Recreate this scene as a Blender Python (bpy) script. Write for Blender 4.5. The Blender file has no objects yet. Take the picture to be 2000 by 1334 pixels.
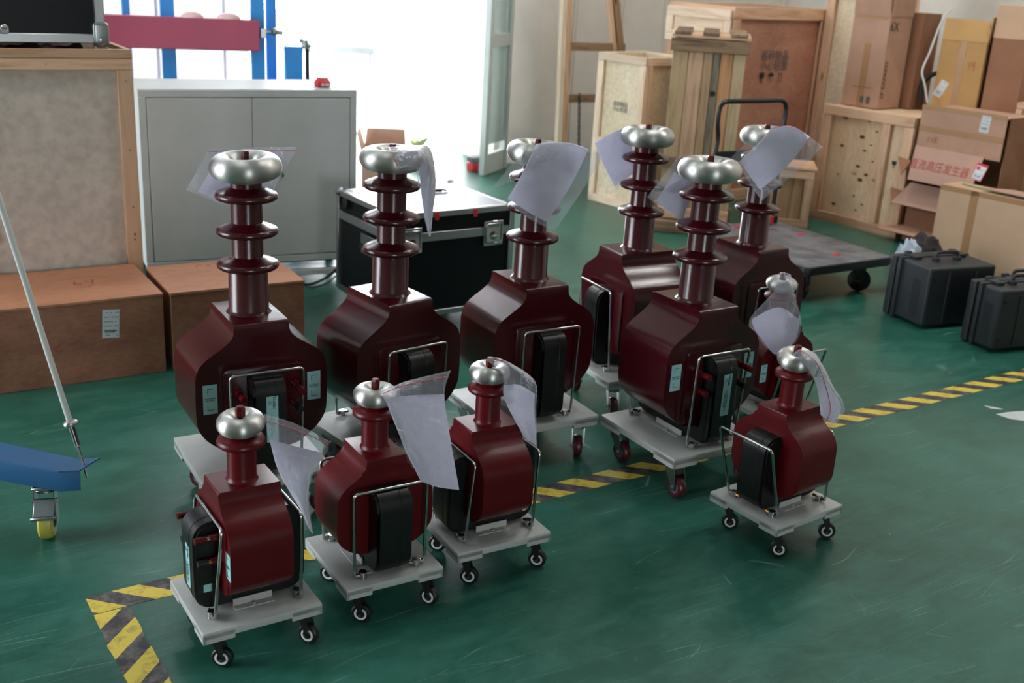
import bpy, bmesh, math, random
from mathutils import Vector, Matrix
random.seed(7)
SC = bpy.context.scene
COL = SC.collection
PI = math.pi
R = math.radians

# ------------------------------------------------------------------ camera
CAM_H = 1.6; FPX = 2160.89; PITCH = 0.330809; ROLL = 0.05726
_f = Vector((0, math.cos(PITCH), -math.sin(PITCH)))
_r0 = Vector((1, 0, 0)); _u0 = _r0.cross(_f)
_r = _r0 * math.cos(ROLL) + _u0 * math.sin(ROLL)
_u = _u0 * math.cos(ROLL) - _r0 * math.sin(ROLL)
cam_d = bpy.data.cameras.new('camera'); cam = bpy.data.objects.new('camera', cam_d); COL.objects.link(cam)
cam.matrix_world = Matrix(((_r.x, _u.x, -_f.x, 0), (_r.y, _u.y, -_f.y, 0), (_r.z, _u.z, -_f.z, CAM_H), (0, 0, 0, 1)))
cam_d.sensor_width = 36; cam_d.lens = 36 * FPX / 2000
cam_d.clip_start = .05; cam_d.clip_end = 300
cam_d.dof.use_dof = True; cam_d.dof.focus_distance = 2.95; cam_d.dof.aperture_fstop = 4.0
SC.camera = cam

# ------------------------------------------------------------------ light
SC.view_settings.view_transform = 'Standard'; SC.view_settings.look = 'None'
SC.view_settings.gamma = 1; SC.view_settings.use_curve_mapping = False
SC.view_settings.exposure = 0.0
W = bpy.data.worlds.new('sky'); SC.world = W; W.use_nodes = True
bg = W.node_tree.nodes['Background']
bg.inputs[0].default_value = (0.90, 0.95, 1.0, 1); bg.inputs[1].default_value = 15.0
SC.cycles.max_bounces = 9; SC.cycles.diffuse_bounces = 5; SC.cycles.glossy_bounces = 4
SC.cycles.transparent_max_bounces = 16; SC.cycles.sample_clamp_indirect = 6
SC.cycles.caustics_reflective = False; SC.cycles.caustics_refractive = False
SC.cycles.use_denoising = True

# room frame: s runs along the floor tape, t away from the camera
TA = 0.589024
def ST(s, t, z=0.0):
    return Vector((s * math.cos(TA) - t * math.sin(TA), s * math.sin(TA) + t * math.cos(TA), z))
TB = R(32.5)
def SB(s, t, z=0.0):
    return Vector((s * math.cos(TB) - t * math.sin(TB), s * math.sin(TB) + t * math.cos(TB), z))
def area(name, loc, rx, rz, sx, sy, power, col=(1, 1, 1), portal=False):
    l = bpy.data.lights.new(name, 'AREA'); l.shape = 'RECTANGLE'; l.size = sx; l.size_y = sy; l.energy = power; l.color = col
    if portal: l.cycles.is_portal = True
    o = bpy.data.objects.new(name, l); o.location = loc; o.rotation_euler = (rx, 0, rz); COL.objects.link(o); return o

# the hall in room coordinates
S0, S1, T0, T1, HZ = -7.0, 8.3, -8.0, 8.0, 5.6
DOOR = (0.9, 4.88, 3.8)         # far door: s from, s to, height
REAR = (-2.0, 0.2, 2.4)          # unseen opening behind the camera, added to fill the front faces
LEFT = (3.6, 7.9, 4.8)           # unseen left wall opening added for side light: t from, t to, height
area('side_fill_portal', ST(S0 - .1, (LEFT[0] + LEFT[1]) / 2, LEFT[2] / 2), R(90), TA - R(90), LEFT[1] - LEFT[0], LEFT[2], 1, portal=True)
area('door_daylight', ST((DOOR[0] + DOOR[1]) / 2, T1 + .22, DOOR[2] / 2), R(-90), TA, DOOR[1] - DOOR[0], DOOR[2], 1, portal=True)
area('rear_fill_portal', ST((REAR[0] + REAR[1]) / 2, T0 - .1, REAR[2] / 2), R(90), TA, REAR[1] - REAR[0], REAR[2], 1, portal=True)

# ------------------------------------------------------------------ pixel helpers (2000 x 1334 frame): real points in the room
def ray(px, py):
    return _r * ((px - 1000) / FPX) - _u * ((py - 667) / FPX) + _f
CO = Vector((0, 0, CAM_H))
def G(px, py, z=0.0):
    v = ray(px, py); return CO + v * ((z - CAM_H) / v.z)
def OP(px, py, base, ang):
    """where the pixel's ray meets the upright plane through base running along ang: (distance along, height)"""
    d = Vector((math.cos(R(ang)), math.sin(R(ang)))); n = Vector((-d.y, d.x)); v = ray(px, py)
    k = (base.x * n.x + base.y * n.y) / (v.x * n.x + v.y * n.y)
    p = CO + v * k
    return (p.x - base.x) * d.x + (p.y - base.y) * d.y, p.z
def PD(px, py, depth):
    """point on the pixel's ray at a distance measured along the camera axis"""
    return CO + ray(px, py) * depth

# ------------------------------------------------------------------ mesh helpers
def BM(): return bmesh.new()
def box(bm, c, s, bev=0.0, m=None, seg=1):
    r = bmesh.ops.create_cube(bm, size=1)
    vs = r['verts']
    bmesh.ops.scale(bm, vec=s, verts=vs)
    if bev:
        es = list({e for v in vs for e in v.link_edges})
        rb = bmesh.ops.bevel(bm, geom=es, offset=bev, segments=seg, affect='EDGES', profile=.6)
        vs = list({v for f in rb['faces'] for v in f.verts} | {v for v in vs if v.is_valid})
    if m is not None: bmesh.ops.transform(bm, matrix=m, verts=vs)
    bmesh.ops.translate(bm, vec=c, verts=vs)
    return vs
def lathe(bm, prof, seg=32, c=(0, 0, 0), axis='Z', m=None, closed=False):
    rings = []; c = Vector(c)
    for r, z in prof:
        ring = []
        for i in range(seg if r > 1e-6 else 1):
            a = 2 * PI * i / seg
            p = Vector((r * math.cos(a), r * math.sin(a), z))
            if axis == 'Y': p = Vector((p.x, p.z, p.y))
            if axis == 'X': p = Vector((p.z, p.x, p.y))
            if m is not None: p = m @ p
            ring.append(bm.verts.new(c + p))
        rings.append(ring)
    prs = list(zip(rings[:-1], rings[1:]))
    if closed: prs.append((rings[-1], rings[0]))
    for a, b in prs:
        for i in range(seg):
            j = (i + 1) % seg
            q = [a[i % len(a)], a[j % len(a)], b[j % len(b)], b[i % len(b)]]
            u = []
            for v in q:
                if v not in u: u.append(v)
            if len(u) > 2:
                try: bm.faces.new(u)
                except ValueError: pass
    return rings
def cyl(bm, a, b, r, seg=12, r2=None):
    a = Vector(a); b = Vector(b); d = b - a; L = d.length
    m = d.to_track_quat('Z', 'Y').to_matrix()
    r2 = r if r2 is None else r2
    lathe(bm, [(0, 0), (r, 0), (r2, L), (0, L)], seg, a, m=m)
def fillet(pts, rad, n=5, closed=False):
    P = [Vector(p) for p in pts]; out = []
    N = len(P)
    for i, p in enumerate(P):
        if not closed and i in (0, N - 1): out.append(p); continue
        a = P[i - 1]; b = P[(i + 1) % N]
        da = (a - p).normalized(); db = (b - p).normalized()
        rr = rad[i] if isinstance(rad, (list, tuple)) else rad
        rr = min(rr, (a - p).length * .49, (b - p).length * .49)
        if rr < 1e-5: out.append(p); continue
        for k in range(n + 1):
            t = k / n
            out.append((p + da * rr) * (1 - t) ** 2 + p * 2 * t * (1 - t) + (p + db * rr) * t * t)
    return out
def tube(bm, pts, r, seg=8, closed=False):
    P = [Vector(p) for p in pts]; N = len(P); rings = []; up = None
    for i, p in enumerate(P):
        if closed: t = (P[(i + 1) % N] - P[i - 1])
        else: t = P[min(i + 1, N - 1)] - P[max(i - 1, 0)]
        t.normalize()
        if up is None:
            up = t.orthogonal().normalized()
        up = (up - t * up.dot(t)).normalized(); s = t.cross(up)
        rings.append([bm.verts.new(p + up * math.cos(2 * PI * k / seg) * r + s * math.sin(2 * PI * k / seg) * r) for k in range(seg)])
    for i in range(N if closed else N - 1):
        a = rings[i]; b = rings[(i + 1) % N]
        for k in range(seg): bm.faces.new((a[k], a[(k + 1) % seg], b[(k + 1) % seg], b[k]))
    if not closed: bm.faces.new(rings[0][::-1]); bm.faces.new(rings[-1])
def prism(bm, out, lo, hi, plane='XY', bev=0.0, seg=2):
    def P(a, b, c): return {'XY': (a, b, c), 'XZ': (a, c, b), 'YZ': (c, a, b)}[plane]
    A = [bm.verts.new(P(a, b, lo)) for a, b in out]; B = [bm.verts.new(P(a, b, hi)) for a, b in out]
    n = len(out); f = [bm.faces.new(A[::-1]), bm.faces.new(B)]
    for i in range(n): bm.faces.new((A[i], A[(i + 1) % n], B[(i + 1) % n], B[i]))
    if bev:
        es = list({e for q in f for e in q.edges})
        bmesh.ops.bevel(bm, geom=es, offset=bev, segments=seg, affect='EDGES', profile=.5)
def catmull(P, n=4):
    out = []
    for i in range(len(P) - 1):
        p0 = P[max(i - 1, 0)]; p1 = P[i]; p2 = P[i + 1]; p3 = P[min(i + 2, len(P) - 1)]
        for k in range(n):
            t = k / n
            out.append(tuple(.5 * (2 * b + (c - a) * t + (2 * a - 5 * b + 4 * c - d) * t * t + (3 * b - a - 3 * c + d) * t ** 3) for a, b, c, d in zip(p0, p1, p2, p3)))
    out.append(tuple(P[-1])); return out
def obj(name, bm, mat, parent=None, smooth=None, m=None):
    bmesh.ops.recalc_face_normals(bm, faces=bm.faces)
    me = bpy.data.meshes.new(name); bm.to_mesh(me); bm.free()
    if mat is not None: me.materials.append(mat)
    if smooth is not None:
        for p in me.polygons: p.use_smooth = True
        me.set_sharp_from_angle(angle=R(smooth))
    o = bpy.data.objects.new(name, me); COL.objects.link(o)
    if parent is not None: o.parent = parent
    if m is not None: o.matrix_local = m
    return o
def pbox(name, c, s, mat, parent=None, bev=0.0, m=None):
    """one box piece with its own origin (so the grain and the tint vary from piece to piece)"""
    bm = BM(); box(bm, (0, 0, 0), s, bev)
    o = obj(name, bm, mat, parent, 40 if bev else None)
    o.matrix_local = Matrix.Translation(Vector(c)) @ (m if m is not None else Matrix())
    return o
def thing(name, label, cat, loc=(0, 0, 0), rz=0.0, group=None):
    o = bpy.data.objects.new(name, None); COL.objects.link(o); o.empty_display_size = .1
    o.location = loc; o.rotation_euler = (0, 0, rz); return tag(o, label, cat, group)
def tag(o, label, cat, group=None):
    o['label'] = label; o['category'] = cat
    if group: o['group'] = group
    return o
def struct(o): o['kind'] = 'structure'; return o
def text(name, s, size, mat, parent, m, sx=1.0, label=None):
    cu = bpy.data.curves.new(name, 'FONT'); cu.body = s; cu.size = size; cu.align_x = 'CENTER'; cu.align_y = 'CENTER'; cu.extrude = .0003
    cu.resolution_u = 2
    t = bpy.data.objects.new(name, cu); COL.objects.link(t)
    bpy.context.view_layer.update()
    me = bpy.data.meshes.new_from_object(t.evaluated_get(bpy.context.evaluated_depsgraph_get()))
    bpy.data.objects.remove(t); me.name = name
    me.materials.clear(); me.materials.append(mat)
    o = bpy.data.objects.new(name, me); COL.objects.link(o); o.parent = parent
    o.matrix_local = m @ Matrix.Diagonal((sx, 1, 1, 1))
    return o
# face matrices: text/label plane facing -Y, -X, +Z ...
def FM(c, face='-Y', rot=0.0):
    base = {'-Y': Matrix.Rotation(R(90), 4, 'X'), '-X': Matrix.Rotation(R(-90), 4, 'Z') @ Matrix.Rotation(R(90), 4, 'X'),
            '+X': Matrix.Rotation(R(90), 4, 'Z') @ Matrix.Rotation(R(90), 4, 'X'), '+Z': Matrix()}[face]
    return Matrix.Translation(Vector(c)) @ base @ Matrix.Rotation(rot, 4, 'Z')

# ------------------------------------------------------------------ materials
def lin(c): return tuple(((x / 255 + .055) / 1.055) ** 2.4 if x > 10 else x / 255 / 12.92 for x in c)
def rgb(h): return lin((int(h[:2], 16), int(h[2:4], 16), int(h[4:], 16))) + (1,)
def nmat(name):
    m = bpy.data.materials.new(name); m.use_nodes = True; nt = m.node_tree
    return m, nt, nt.nodes, nt.nodes['Principled BSDF']
def ramp(ns, stops):
    r = ns.new('ShaderNodeValToRGB'); e = r.color_ramp.elements
    e[0].position, e[0].color = stops[0]; e[1].position, e[1].color = stops[-1]
    for p, c in stops[1:-1]:
        k = e.new(p); k.color = c
    return r
def coords(nt, scale=(1, 1, 1), kind='Object', rot=(0, 0, 0)):
    tc = nt.nodes.new('ShaderNodeTexCoord'); mp = nt.nodes.new('ShaderNodeMapping')
    mp.inputs['Scale'].default_value = scale; mp.inputs['Rotation'].default_value = rot
    nt.links.new(tc.outputs[kind], mp.inputs[0]); return mp
def noise(nt, vec, scale, detail=4, rough=.6, dist=0):
    n = nt.nodes.new('ShaderNodeTexNoise'); n.inputs['Scale'].default_value = scale; n.inputs['Detail'].default_value = detail
    n.inputs['Roughness'].default_value = rough; n.inputs['Distortion'].default_value = dist
    nt.links.new(vec.outputs[0], n.inputs['Vector']); return n
def bump(nt, src, bsdf, strength, dist=.002):
    b = nt.nodes.new('ShaderNodeBump'); b.inputs['Strength'].default_value = strength; b.inputs['Distance'].default_value = dist
    nt.links.new(src, b.inputs['Height']); nt.links.new(b.outputs[0], bsdf.inputs['Normal'])
def mixc(nt, fac, a, b, mode='MIX'):
    m = nt.nodes.new('ShaderNodeMix'); m.data_type = 'RGBA'; m.blend_type = mode
    for s, v in ((m.inputs[0], fac), (m.inputs[6], a), (m.inputs[7], b)):
        if hasattr(v, 'links') or isinstance(v, bpy.types.NodeSocket): nt.links.new(v, s)
        else: s.default_value = v
    return m.outputs[2]
def plain(name, col, rough=.5, metal=0.0, spec=.5, var=.0, vs=6, bumps=0, bs=80, coat=0.0, aniso=None):
    m, nt, ns, b = nmat(name)
    c = rgb(col); b.inputs['Roughness'].default_value = rough; b.inputs['Metallic'].default_value = metal
    b.inputs['Specular IOR Level'].default_value = spec
    mp = coords(nt); n = noise(nt, mp, vs, 4)
    v = var or .04
    r = ramp(ns, [(.3, tuple(x * (1 - v) for x in c[:3]) + (1,)), (.7, tuple(min(1, x * (1 + v)) for x in c[:3]) + (1,))])
    nt.links.new(n.outputs[0], r.inputs[0]); nt.links.new(r.outputs[0], b.inputs['Base Color'])
    if bumps:
        n2 = noise(nt, mp, bs, 3); bump(nt, n2.outputs[0], b, bumps)
    if coat: b.inputs['Coat Weight'].default_value = coat; b.inputs['Coat Roughness'].default_value = .12
    if aniso is not None:
        b.inputs['Anisotropic'].default_value = aniso; b.inputs['Anisotropic Rotation'].default_value = .25; t = ns.new('ShaderNodeTangent'); t.direction_type = 'RADIAL'; t.axis = 'Z'
        nt.links.new(t.outputs[0], b.inputs['Tangent'])
    return m
def wood(name, c1, c2, axis='Z', knots=True, rough=.65, grain=1.0, var=.25):
    m, nt, ns, b = nmat(name); b.inputs['Roughness'].default_value = rough
    sc = {'X': (1.2, 14, 14), 'Y': (14, 1.2, 14), 'Z': (14, 14, 1.2)}[axis]
    mp = coords(nt, sc); oi = ns.new('ShaderNodeObjectInfo')
    add = ns.new('ShaderNodeVectorMath'); add.operation = 'ADD'
    ml = ns.new('ShaderNodeMath'); ml.operation = 'MULTIPLY'; ml.inputs[1].default_value = 37
    nt.links.new(oi.outputs['Random'], ml.inputs[0]); nt.links.new(mp.outputs[0], add.inputs[0]); nt.links.new(ml.outputs[0], add.inputs[1])
    n = noise(nt, add, 1.6 * grain, 6, .6, 1.2)
    r = ramp(ns, [(.30, rgb(c2)), (.5, rgb(c1)), (.75, tuple(min(1, x * 1.12) for x in rgb(c1)[:3]) + (1,))])
    nt.links.new(n.outputs[0], r.inputs[0]); col = r.outputs[0]
    if knots:
        ks = {'X': (3.2, 11, 11), 'Y': (11, 3.2, 11), 'Z': (11, 11, 3.2)}[axis]
        mk = coords(nt, ks); ad2 = ns.new('ShaderNodeVectorMath'); ad2.operation = 'ADD'
        nt.links.new(mk.outputs[0], ad2.inputs[0]); nt.links.new(ml.outputs[0], ad2.inputs[1])
        v = ns.new('ShaderNodeTexVoronoi'); v.inputs['Scale'].default_value = .9; nt.links.new(ad2.outputs[0], v.inputs['Vector'])
        kr = ramp(ns, [(.05, (1, 1, 1, 1)), (.13, (0, 0, 0, 1))]); nt.links.new(v.outputs['Distance'], kr.inputs[0])
        col = mixc(nt, kr.outputs[0], col, rgb('5a3020'))
    vr = ns.new('ShaderNodeMapRange'); vr.inputs['To Min'].default_value = 1 - var; vr.inputs['To Max'].default_value = 1 + var * .35
    nt.links.new(oi.outputs['Random'], vr.inputs['Value'])
    hs = ns.new('ShaderNodeHueSaturation'); nt.links.new(vr.outputs[0], hs.inputs['Value']); nt.links.new(col, hs.inputs['Color'])
    nt.links.new(hs.outputs[0], b.inputs['Base Color']); bump(nt, n.outputs[0], b, .25, .002)
    return m
def ply(name, c1, c2, sc=2.5, streak=(1, 1, 1), spots=None, rough=.6):
    m, nt, ns, b = nmat(name); b.inputs['Roughness'].default_value = rough
    mp = coords(nt, streak); n = noise(nt, mp, sc, 6, .62, .8)
    r = ramp(ns, [(.28, rgb(c2)), (.62, rgb(c1))]); nt.links.new(n.outputs[0], r.inputs[0]); col = r.outputs[0]
    n3 = noise(nt, coords(nt, tuple(x * 9 for x in streak)), sc * 2, 3)
    r3 = ramp(ns, [(.35, (.82, .82, .82, 1)), (.6, (1, 1, 1, 1))]); nt.links.new(n3.outputs[0], r3.inputs[0])
    col = mixc(nt, 1.0, col, r3.outputs[0], 'MULTIPLY')
    if spots:
        v = ns.new('ShaderNodeTexVoronoi'); v.inputs['Scale'].default_value = spots[0]
        ms = coords(nt, spots[2] if len(spots) > 2 else (1, 1, 1)); nt.links.new(ms.outputs[0], v.inputs['Vector'])
        kr = ramp(ns, [(.05, (.9, .9, .9, 1)), (.15, (0, 0, 0, 1))]); nt.links.new(v.outputs['Distance'], kr.inputs[0])
        col = mixc(nt, kr.outputs[0], col, rgb(spots[1]))
    nt.links.new(col, b.inputs['Base Color']); return m

def floor_mat():
    m, nt, ns, b = nmat('green_floor_paint'); b.inputs['Specular IOR Level'].default_value = .34
    mp = coords(nt, rot=(0, 0, TA))
    n1 = noise(nt, mp, .9, 5, .6, .4)
    r1 = ramp(ns, [(.3, rgb('17473b')), (.55, rgb('21594b')), (.75, rgb('317264'))]); nt.links.new(n1.outputs[0], r1.inputs[0])
    ms = coords(nt, (1.0, 1.9, 1), rot=(0, 0, .35)); n2 = noise(nt, ms, 3.4, 9, .74, .35)
    r2 = ramp(ns, [(.42, (0, 0, 0, 1)), (.86, (1, 1, 1, 1))]); nt.links.new(n2.outputs[0], r2.inputs[0])
    c = mixc(nt, r2.outputs[0], r1.outputs[0], rgb('417a6c'))
    # fine scratches in several directions
    for k, (sx, sy, ro) in enumerate(((.35, 9, .5), (.5, 8, -.7), (.3, 7, 1.35), (.45, 11, 2.3))):
        mk = coords(nt, (sx, sy, 1), rot=(0, 0, ro)); wob = noise(nt, mp, 1.1, 2); 
        ad = ns.new('ShaderNodeVectorMath'); ad.operation = 'ADD'; nt.links.new(mk.outputs[0], ad.inputs[0]); nt.links.new(wob.outputs[1], ad.inputs[1])
        v = ns.new('ShaderNodeTexVoronoi'); v.feature = 'DISTANCE_TO_EDGE'; v.inputs['Scale'].default_value = 1.1
        nt.links.new(ad.outputs[0], v.inputs['Vector'])
        kr = ramp(ns, [(.0, (.38, .38, .38, 1)), (.0045, (0, 0, 0, 1))]); nt.links.new(v.outputs[0], kr.inputs[0])
        gate = noise(nt, mp, 1.7 + k, 3); gr = ramp(ns, [(.52, (0, 0, 0, 1)), (.62, (1, 1, 1, 1))]); nt.links.new(gate.outputs[0], gr.inputs[0])
        mm = ns.new('ShaderNodeMath'); mm.operation = 'MULTIPLY'; nt.links.new(kr.outputs[0], mm.inputs[0]); nt.links.new(gr.outputs[0], mm.inputs[1])
        c = mixc(nt, mm.outputs[0], c, rgb('a8ccc2'))
    v = ns.new('ShaderNodeTexVoronoi'); v.inputs['Scale'].default_value = 5.5; nt.links.new(mp.outputs[0], v.inputs['Vector'])
    kr = ramp(ns, [(.012, (1, 1, 1, 1)), (.02, (0, 0, 0, 1))]); nt.links.new(v.outputs['Distance'], kr.inputs[0])
    c = mixc(nt, kr.outputs[0], c, rgb('c8cec4'))
    nt.links.new(c, b.inputs['Base Color'])
    rr = ns.new('ShaderNodeMapRange'); rr.inputs['To Min'].default_value = .24; rr.inputs['To Max'].default_value = .40
    nt.links.new(n2.outputs[0], rr.inputs['Value']); nt.links.new(rr.outputs[0], b.inputs['Roughness'])
    bump(nt, n2.outputs[0], b, .03, .002)
    return m
def tape_mat(name, flip):
    m, nt, ns, b = nmat(name); b.inputs['Roughness'].default_value = .45
    tc = ns.new('ShaderNodeTexCoord'); sp = ns.new('ShaderNodeSeparateXYZ'); nt.links.new(tc.outputs['Object'], sp.inputs[0])
    a = ns.new('ShaderNodeMath'); a.operation = 'ADD' if not flip else 'SUBTRACT'; nt.links.new(sp.outputs[0], a.inputs[0]); nt.links.new(sp.outputs[1], a.inputs[1])
    n0 = noise(nt, coords(nt), 60, 2); s0 = ns.new('ShaderNodeMath'); s0.operation = 'MULTIPLY_ADD'; s0.inputs[1].default_value = .006; nt.links.new(n0.outputs[0], s0.inputs[0]); nt.links.new(a.outputs[0], s0.inputs[2])
    d = ns.new('ShaderNodeMath'); d.operation = 'DIVIDE'; d.inputs[1].default_value = .141; nt.links.new(s0.outputs[0], d.inputs[0])
    f = ns.new('ShaderNodeMath'); f.operation = 'FRACT'; nt.links.new(d.outputs[0], f.inputs[0])
    g = ns.new('ShaderNodeMath'); g.operation = 'GREATER_THAN'; g.inputs[1].default_value = .5; nt.links.new(f.outputs[0], g.inputs[0])
    nw = noise(nt, coords(nt), 22, 6, .75); w = ramp(ns, [(.45, rgb('2c2a30')), (.68, rgb('75706c'))]); nt.links.new(nw.outputs[0], w.inputs[0])
    yw = ramp(ns, [(.3, rgb('8f7a2c')), (.5, rgb('d9c24a'))]); nt.links.new(nw.outputs[0], yw.inputs[0])
    c = mixc(nt, g.outputs[0], w.outputs[0], yw.outputs[0])
    nt.links.new(c, b.inputs['Base Color']); return m

M = {}
M['floor'] = floor_mat()
M['tape1'] = tape_mat('hazard_tape_print', False); M['tape2'] = tape_mat('hazard_tape_print_side', True)
M['red'] = plain('dark_red_enamel', '3c0911', .20, spec=.5, bumps=.10, bs=260, var=.06)
M['redmat'] = plain('dark_red_resin', '52070f', .33, spec=.3, bumps=.08, bs=90, var=.06)
M['alu'] = plain('spun_aluminium', 'b9b9b6', .42, 1.0, aniso=.8)
M['chrome'] = plain('chromed_steel', 'b8b8b8', .14, 1.0)
M['zinc'] = plain('zinc_plated_steel', '9aa0a2', .32, 1.0)
M['plate'] = plain('light_grey_powder_coat', 'b2b4b2', .38, spec=.4, bumps=.05, bs=400)
M['core'] = plain('black_wound_core', '0d0d0f', .38, spec=.45, bumps=.15, bs=40, var=.3)
M['rubber'] = plain('black_rubber', '0c0c0d', .5)
M['blackmetal'] = plain('black_painted_steel', '101113', .3)
M['wheelred'] = plain('red_polyurethane_tyre', '4a141a', .35)
M['whitering'] = plain('pale_grey_hub_ring', 'd4d4d4', .35)
M['brass'] = plain('brass', 'b07a3a', .3, 1.0)
M['cyan'] = plain('pale_cyan_label', '9ccfd2', .45)
M['ink'] = plain('black_ink', '15181c', .5)
M['inkgrey'] = plain('grey_print', '55585c', .6)
M['inkred'] = plain('red_ink', 'a5352c', .6)
M['white'] = plain('white_paper_label', 'c9cdd2', .5)
M['paper'] = plain('lavender_white_paper', 'eae8f2', .6, var=.03, vs=3)
M['redline'] = plain('red_zip_strip', 'b0414a', .4)
M['pineX'] = wood('pine_along_x', 'dfb696', 'c08e68', 'X')
M['pineY'] = wood('pine_along_y', 'dfb696', 'c08e68', 'Y')
M['pineZ'] = wood('pine_upright', 'dfb696', 'c08e68', 'Z')
M['paleX'] = wood('pale_pine_along_x', 'ecd6bc', 'd8b492', 'X', knots=False)
M['paleY'] = wood('pale_pine_along_y', 'ecd6bc', 'd8b492', 'Y', knots=False)
M['paleZ'] = wood('pale_pine_upright', 'ecd6bc', 'd8b492', 'Z', knots=False)
M['oldX'] = wood('weathered_pine_along_x', '9a7c5e', '5e4632', 'X', var=.4)
M['oldY'] = wood('weathered_pine_along_y', '9a7c5e', '5e4632', 'Y', var=.4)
M['oldZ'] = wood('weathered_pine_upright', 'b08c68', '73563e', 'Z', var=.45)
M['plypale'] = ply('pale_grey_plywood', 'dccfc4', 'c6b9ae', 1.2, spots=(4.0, '94785e'))
M['plyred'] = ply('reddish_plywood', 'a8745a', '84503e', 2.0, (1, 1, 2.2))
M['plyredcrate'] = ply('orange_brown_plywood', 'c48e74', 'a8705a', 1.6, (1, 1, 2.0))
M['plyredtop'] = ply('reddish_plywood_lid', 'b98060', 'a26c50', 1.6, (.6, 3, 1))
M['plypine'] = ply('knotty_pine_plywood', 'e6caa8', 'd2ac86', 2.4, (3, 3, .5), spots=(4.5, '5a2e1c', (1, .5, 2.2)))
M['plywhite'] = ply('bright_plywood', 'e8d8bc', 'd6c09a', 2.0)
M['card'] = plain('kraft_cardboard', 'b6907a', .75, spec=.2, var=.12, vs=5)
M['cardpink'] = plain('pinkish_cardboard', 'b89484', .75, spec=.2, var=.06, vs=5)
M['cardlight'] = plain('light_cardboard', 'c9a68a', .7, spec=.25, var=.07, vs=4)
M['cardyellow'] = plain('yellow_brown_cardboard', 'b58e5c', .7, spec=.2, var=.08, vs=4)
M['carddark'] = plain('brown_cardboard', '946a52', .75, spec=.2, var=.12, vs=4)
M['ptape'] = plain('clear_parcel_tape', 'a8805a', .25, spec=.45, bumps=.5, bs=60)
M['cab'] = plain('grey_powder_coated_sheet', 'c6caca', .45, spec=.35, bumps=.03, bs=500)
M['dark'] = plain('dark_gap', '15181a', .7)
M['bluepaint'] = plain('blue_paint', '2a5c88', .4)
M['bluebright'] = plain('bright_blue_paint', '2a8ad6', .45)
M['crimson'] = plain('crimson_paint', '9c3a54', .4, var=.1, vs=2)
M['pinkplastic'] = plain('pink_plastic', 'dcb4b4', .5)
M['case'] = plain('black_laminate', '0c0e12', .42, spec=.25, bumps=.15, bs=300)
M['casetop'] = plain('grey_laminate', '8c8c94', .35)
M['alutrim'] = plain('aluminium_trim', 'b4b6b8', .35, 1.0)
M['rugged'] = plain('matt_black_plastic', '1b1e22', .5, bumps=.2, bs=350)
M['deck'] = plain('worn_black_deck', '66666a', .5, bumps=.3, bs=150, var=.5, vs=9)
M['reddot'] = plain('red_plastic', 'c02a34', .35)
M['yellowwheel'] = plain('yellow_polyurethane', 'b9ae4c', .35)
M['poleW'] = plain('white_fibreglass', 'c6c8c6', .4)
M['wallcream'] = plain('cream_wall_panel', 'e6dfd6', .6)
M['wallwhite'] = plain('white_wall_panel', 'dcdce6', .55)
M['concrete'] = plain('pale_concrete', 'b4b2aa', .8, var=.1)
M['roofm'] = plain('white_roof_sheet', 'b4b6b8', .6)
M['frameg'] = plain('white_door_frame', 'cdd6d2', .4)
M['cloth'] = plain('grey_cloth', '6c6664', .9, bumps=.6, bs=40)
M['bagwhite'] = plain('bluish_white_plastic', 'aebccb', .3)
M['darkbag'] = plain('dark_bag_fabric', '2a2024', .7)
M['plant'] = plain('glare_pale_leaf', 'cfd8a8', .5)  # leaf green paled, the outdoor glare is put into the colour
M['terracotta'] = plain('terracotta', 'b08070', .7)

def film_mat():
    m, nt, ns, b = nmat('clear_plastic_film'); out = ns['Material Output']
    tr = ns.new('ShaderNodeBsdfTransparent'); tr.inputs[0].default_value = (.97, .975, .99, 1)
    b.inputs['Base Color'].default_value = (.86, .87, .93, 1); b.inputs['Roughness'].default_value = .12
    b.inputs['Specular IOR Level'].default_value = .9
    mp = coords(nt); n = noise(nt, mp, 26, 4, .6, 1.5); bump(nt, n.outputs[0], b, .8, .006)
    mx = ns.new('ShaderNodeMixShader'); fr = ns.new('ShaderNodeFresnel'); fr.inputs[0].default_value = 1.5
    ad = ns.new('ShaderNodeMath'); ad.operation = 'MULTIPLY_ADD'; ad.inputs[1].default_value = 1.5; ad.inputs[2].default_value = .06
    bp = [x for x in ns if x.type == 'BUMP'][0]; nt.links.new(bp.outputs[0], fr.inputs['Normal'])
    nt.links.new(fr.outputs[0], ad.inputs[0]); nt.links.new(ad.outputs[0], mx.inputs[0])
    nt.links.new(tr.outputs[0], mx.inputs[1]); nt.links.new(b.outputs[0], mx.inputs[2]); nt.links.new(mx.outputs[0], out.inputs[0])
    return m
M['film'] = film_mat()
def glass_mat():
    m, nt, ns, b = nmat('door_glass'); b.inputs['Base Color'].default_value = (.55, .68, .66, 1); b.inputs['Roughness'].default_value = .15
    b.inputs['Transmission Weight'].default_value = .6; return m
M['glass'] = glass_mat()

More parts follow.
